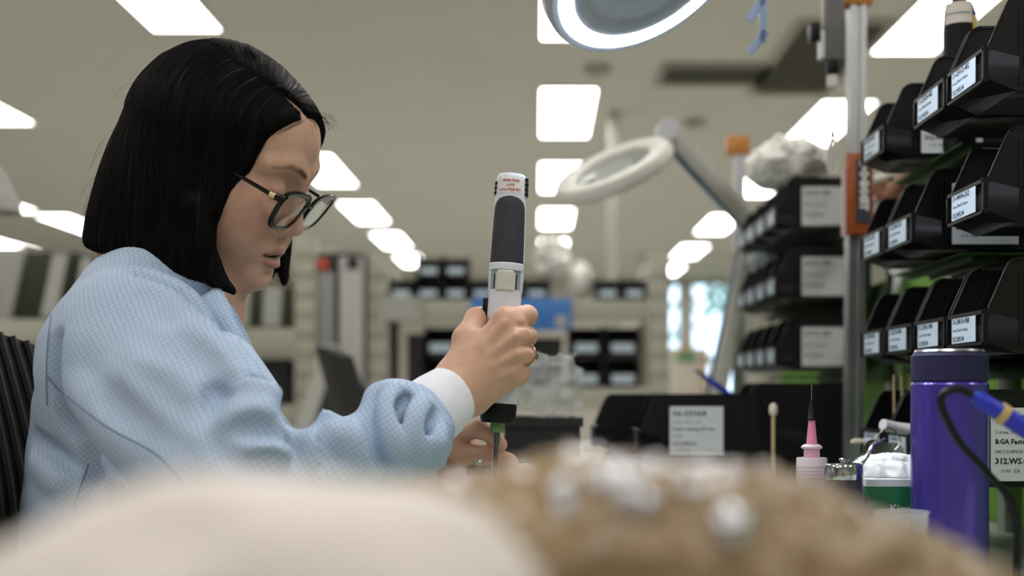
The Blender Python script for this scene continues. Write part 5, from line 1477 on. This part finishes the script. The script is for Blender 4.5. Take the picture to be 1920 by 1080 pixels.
# cotton swabs
def swab(label, a, b, m_s, tip=.0035, r=.0014, both=True, tipcol='cotton'):
    a, b = Vector(a), Vector(b)
    t = thing('cotton_swab', label, 'swab', a)
    v = b - a; u = v.normalized()
    MB().tube([Vector((0, 0, 0)), v], r, 8).build('stick', m_s, t, smooth=True)
    MB().tube([v - u * .016, v - u * .013, v - u * .006, v - u * .001, v + u * .002], [r, tip * .9, tip, tip * .8, .0004], 10).build('tip', mat('cotton', (226, 216, 196), 0.9) if tipcol == 'cotton' else m_s, t, smooth=True)
    return t
m_wood = mat('swab_wood', (206, 178, 132), 0.6)
swab('cotton swab standing upright beside the labelled black bin', (bx(1449, 1.60), 1.60, BENCH), P(1450, 758, 1.60), m_wood, tip=.0058, r=.0022)
swab('white cotton swab poking out sideways from a bottom-row bin', (BX + .02, 1.52, ROWZ[3] + .030), P(1597, 828, 1.50), mat('white_plastic', (226, 226, 230), 0.35), tip=.0036, r=.0026)
for k, (px, nm) in enumerate(((1676, 'leftmost'), (1691, 'middle'), (1708, 'rightmost'))):
    swab('%s thin wooden stick standing in a bottom-row bin behind the flask' % nm, (bx(px, 1.50) + .001, 1.50, ROWZ[3] + .004), (bx(px, 1.50), 1.50, ROWZ[2] - .016), m_wood, tip=.0016, r=.0016, tipcol='wood')
# blue-handled tool with black cable, near and blurred
bt = thing('blue_handled_tool', 'blue pen-like tool with gold band and looping black cable in front of the flask', 'tool', P(1828, 745, .86))
bo = Vector(bt.location); h0 = P(1832, 746, .86) - bo; h1 = P(1995, 850, .86) - bo; hd = (h1 - h0).normalized()
MB().tube([h0 - hd * .004, h0, h0 + hd * .02, h0 + hd * .06, h1], [.003, .0055, .0068, .0072, .0072], 20).build('handle', mat('blue_rubber', (38, 52, 190), 0.35), bt, smooth=True)
MB().tube([h0 + hd * .0185, h0 + hd * .0245], .0078, 20).build('gold_band', mat('tan_band', (196, 168, 112), 0.4), bt, smooth=True)
MB().tube(spline([h0, P(1800, 730, .86) - bo, P(1768, 740, .86) - bo, P(1768, 770, .865) - bo, P(1800, 830, .875) - bo, P(1850, 885, .885) - bo, P(1905, 970, .89) - bo, Vector((.37, .90, BENCH + .004)) - bo, Vector((.45, .92, BENCH + .004)) - bo], 8), .0030, 8).build('cable', m_dblk, bt, smooth=True)
hs = thing('tool_holder', 'metal stand holding the blue tool, beyond the right edge', 'stand', (.395, .86, BENCH))
MB().box((-.03, -.03, 0), (.03, .03, .012)).build('base', m_dblk, hs, bevel=.003)
MB().tube([(-.005, 0, .012), (-.012, 0, .137)], .004).build('stem', m_alu, hs)
# white booklet leaning at lower right
wb = thing('leaning_booklet', 'white printed booklet leaning at the lower right edge', 'booklet', (.405, .95, BENCH))
R_ = Matrix.Rotation(math.radians(24), 3, 'Y')
MB().obox(R_ @ Vector((0, 0, .055)), (.003, .045, .055), R_).build('cover', m_paper, wb, bevel=.001)
for k, (yy, zz) in enumerate(((-.02, .06), (-.025, .045), (.0, .03))): MB().obox(R_ @ Vector((-.0033, yy, zz)), (.0003, .008, .003), R_).build('print_mark', m_ink, wb)
# black bins standing on the bench
SL2 = SLAB
def bench_bin(label, x, y, z, num, tx=True, scale=1.0, rot=0.0, lab=True):
    b = make_bin((x, y, z), label, 'black bins standing on the bench', num, side=False, front=False, rotz=rot, scale=scale)
    if lab:
        s_ = link_mesh('side_label', SL2, m_paper, b)
        if tx: link_mesh('lettering', join_text(((num, .0125, .004, .056, .0003), ('Screw, M3x6 CSK', .0056, .004, .046, 0), ('Power clearing 050 mm', .0062, .004, .036, .0002), ('Zenith', .0056, .004, .0265, 0), ('312.WS.01', .0078, .004, .0145, .0002), ('10.00 EA', .0052, .010, .006, 0))), m_ink, s_, (.044, -BW/2 - .0023, .006), (RX, 0, 0))
    return b
bench_bin('black bin with white label 06-03064 at the centre of the bench', .142, 1.732, BENCH + .0935, '06-03064')
bench_bin('black bin under the one labelled 06-03064, half hidden by the wrap', .136, 1.730, BENCH, '06-03120')
bench_bin('upper black bin behind the upright cotton swab', .335, 2.03, BENCH + .103, '06-03080', lab=False, scale=1.1)
bench_bin('lower black bin behind the upright cotton swab', .335, 2.03, BENCH, '06-03081', lab=False, scale=1.1)
bench_bin('upper black bin standing behind, left of the labelled bin', .090, 1.93, BENCH + .0935, '06-03082', lab=False)
bench_bin('lower black bin standing behind, left of the labelled bin', .090, 1.93, BENCH, '06-03083', lab=False)
bench_bin('black bin at the bench rear beside the blue brush', .22, 2.32, BENCH, '06-03084', lab=False, scale=1.3)
# black trays with the clear bag
ty = bx(945, 1.56); tx1 = bx(1088, 1.56)
rbox('black_tray', 'upper black tray holding the clear plastic bag', 'tray', (ty, 1.56, BENCH + .092), (tx1, 1.70, ZC - (783 - VY) / FPX * 1.56), m_blk, 'stacked black trays')
rbox('black_tray', 'lower black tray under the clear bag, with a small label', 'tray', (ty - .002, 1.55, BENCH), (tx1 + .004, 1.71, BENCH + .0915), m_blk, 'stacked black trays',
     parts=(('label', (-.040, -.086, .030), (.010, -.0845, .060), m_paper),))
bag('clear crumpled plastic bag standing in the black tray', (bx(1032, 1.63), 1.63, ZC + .008), (.046, .036, .046), 21, mat('clear_poly_bag', (226, 230, 228), 0.16, alpha=.26, var=0), h=.0034, rough=.75, fine=.10, fq=.62)
# small coloured caps in the rear bin, blue brush
for lab_, px, py, c in (('tiny pink cap lying in the black bin behind the label', 1372, 762, (214, 96, 110)), ('second tiny pink cap beside the first in the bin', 1388, 763, (206, 84, 100)), ('tiny yellow cap standing in the black bin', 1400, 754, (222, 168, 60))):
    q = P(px, py, 1.735)
    props(MB().lathe([(.0045, -.012), (.0050, -.004), (.0048, .004), (.003, .007), (0, .0075)], 14).build('bottle_cap', mat('cap_%d' % px, c, 0.4), smooth=True, loc=(q.x, q.y, BENCH + .098 + .0)), lab_, 'cap', 'small caps in the bin')
br = thing('blue_brush', 'blue-handled brush leaning out of the rear bench bin', 'brush', P(1378, 748, 2.33))
bo2 = Vector(br.location); a_, b_2 = P(1378, 748, 2.33) - bo2, P(1318, 704, 2.33) - bo2
MB().tube([a_ + (a_ - b_2) * .4, a_, b_2], [.007, .008, .0055], 10).build('handle', mat('blue_rubber', (38, 52, 190), 0.35), br, smooth=True)
MB().tube([b_2, b_2 + (b_2 - a_) * .25], [.0045, .002], 8).build('tip', m_dblk, br, smooth=True)

# ------------------------------------------------------------------ blurred parcels right in front
DF = .31
def parcel(name, label, prof, y0, y1, m, amp, sc, seed, bub=0.0, DF=.29):
    poly = [((x - VX) / FPX * DF, ZC - (y - VY) / FPX * DF) for x, y in prof]
    poly = poly + [(poly[-1][0], BENCH + .0005), (poly[0][0], BENCH + .0005)]
    def f(p):
        d = d_poly(p[:, 0], p[:, 2], poly)
        d = smax(d, np.abs(p[:, 1] - (y0 + y1) / 2) - (y1 - y0) / 2, .05)
        d = d + amp * vnoise(p, sc, seed) + amp * .7 * (np.abs(vnoise(p, sc * 1.9, seed + 1)) * 2 - .5)
        if bub:
            u = p / .019 + .25 * vnoise(p, 30, 3)[:, None]
            d = d - bub * np.clip(np.cos(2 * np.pi * u[:, 0]) * np.cos(2 * np.pi * u[:, 1]) + .2 * np.cos(2 * np.pi * u[:, 2]), -.3, 1)
        return smax(d, -(p[:, 2] - BENCH - .0003), .004)
    xs = [q[0] for q in poly]
    V, Q = nets(f, (min(xs) - .02, y0 - .02, BENCH - .01), (max(xs) + .02, y1 + .02, ZC), .0032)
    V = relax(V, Q, 1, .4)
    o = thing(name, label, 'parcel', ((min(xs) + max(xs)) / 2, (y0 + y1) / 2, BENCH))
    link_mesh('wrapping', np_mesh('wrapping', V - np.array(o.location), Q), m, o)
    return o, f
m_cpaper = mat('cream_packing_paper', (226, 218, 210), 0.75, var=0.06, scale=18)
m_bub = mat('tan_bubble_wrap', (150, 128, 98), 0.14, var=0.14, scale=25)
pp_, _f = parcel('paper_parcel', 'cream paper-wrapped parcel, out of focus across the lower left foreground', [(-60, 1088), (0, 1062), (120, 1005), (250, 938), (340, 905), (410, 884), (600, 890), (700, 896), (800, 908), (880, 930), (940, 972), (980, 1025), (1010, 1100)], .215, .322, m_cpaper, .005, 26, 4)
bw_, bwf = parcel('bubble_wrap_parcel', 'tan bubble-wrapped parcel with shiny spots, out of focus at lower right foreground', [(700, 930), (780, 912), (860, 905), (940, 900), (1010, 884), (1070, 868), (1170, 870), (1300, 884), (1400, 888), (1480, 902), (1560, 928), (1640, 965), (1740, 1012), (1860, 1070), (1900, 1092)], .335, .44, m_bub, .005, 30, 9, bub=.0028, DF=.37)
# steel beads added to stand in for the highlights on the plastic wrap
m_highlight_bead = mat('polished_steel', (206, 208, 212), 0.1, 1.0)
for px, py, r in ((1050, 915, .0034), (1058, 950, .0030), (1130, 905, .0036), (1175, 935, .0036), (1215, 948, .0040), (1370, 985, .0052), (1290, 915, .0024), (1180, 900, .0026)):
    h = march(bwf, px, py, t0=.3, t1=.6)
    if abs(bwf(h[None])[0]) > .004: continue
    n = Vector(grad(bwf, h[None])[0])
    MB().lathe([(r * 1.25, -.001), (r * 1.2, .0006), (r, r * .5), (r * .6, r * .85), (0, r * .95)], 16, (0, 0, 0), n.to_track_quat('Z', 'Y').to_matrix()).build('highlight_bead', m_highlight_bead, bw_, smooth=True, loc=Vector(h) - Vector(bw_.location))
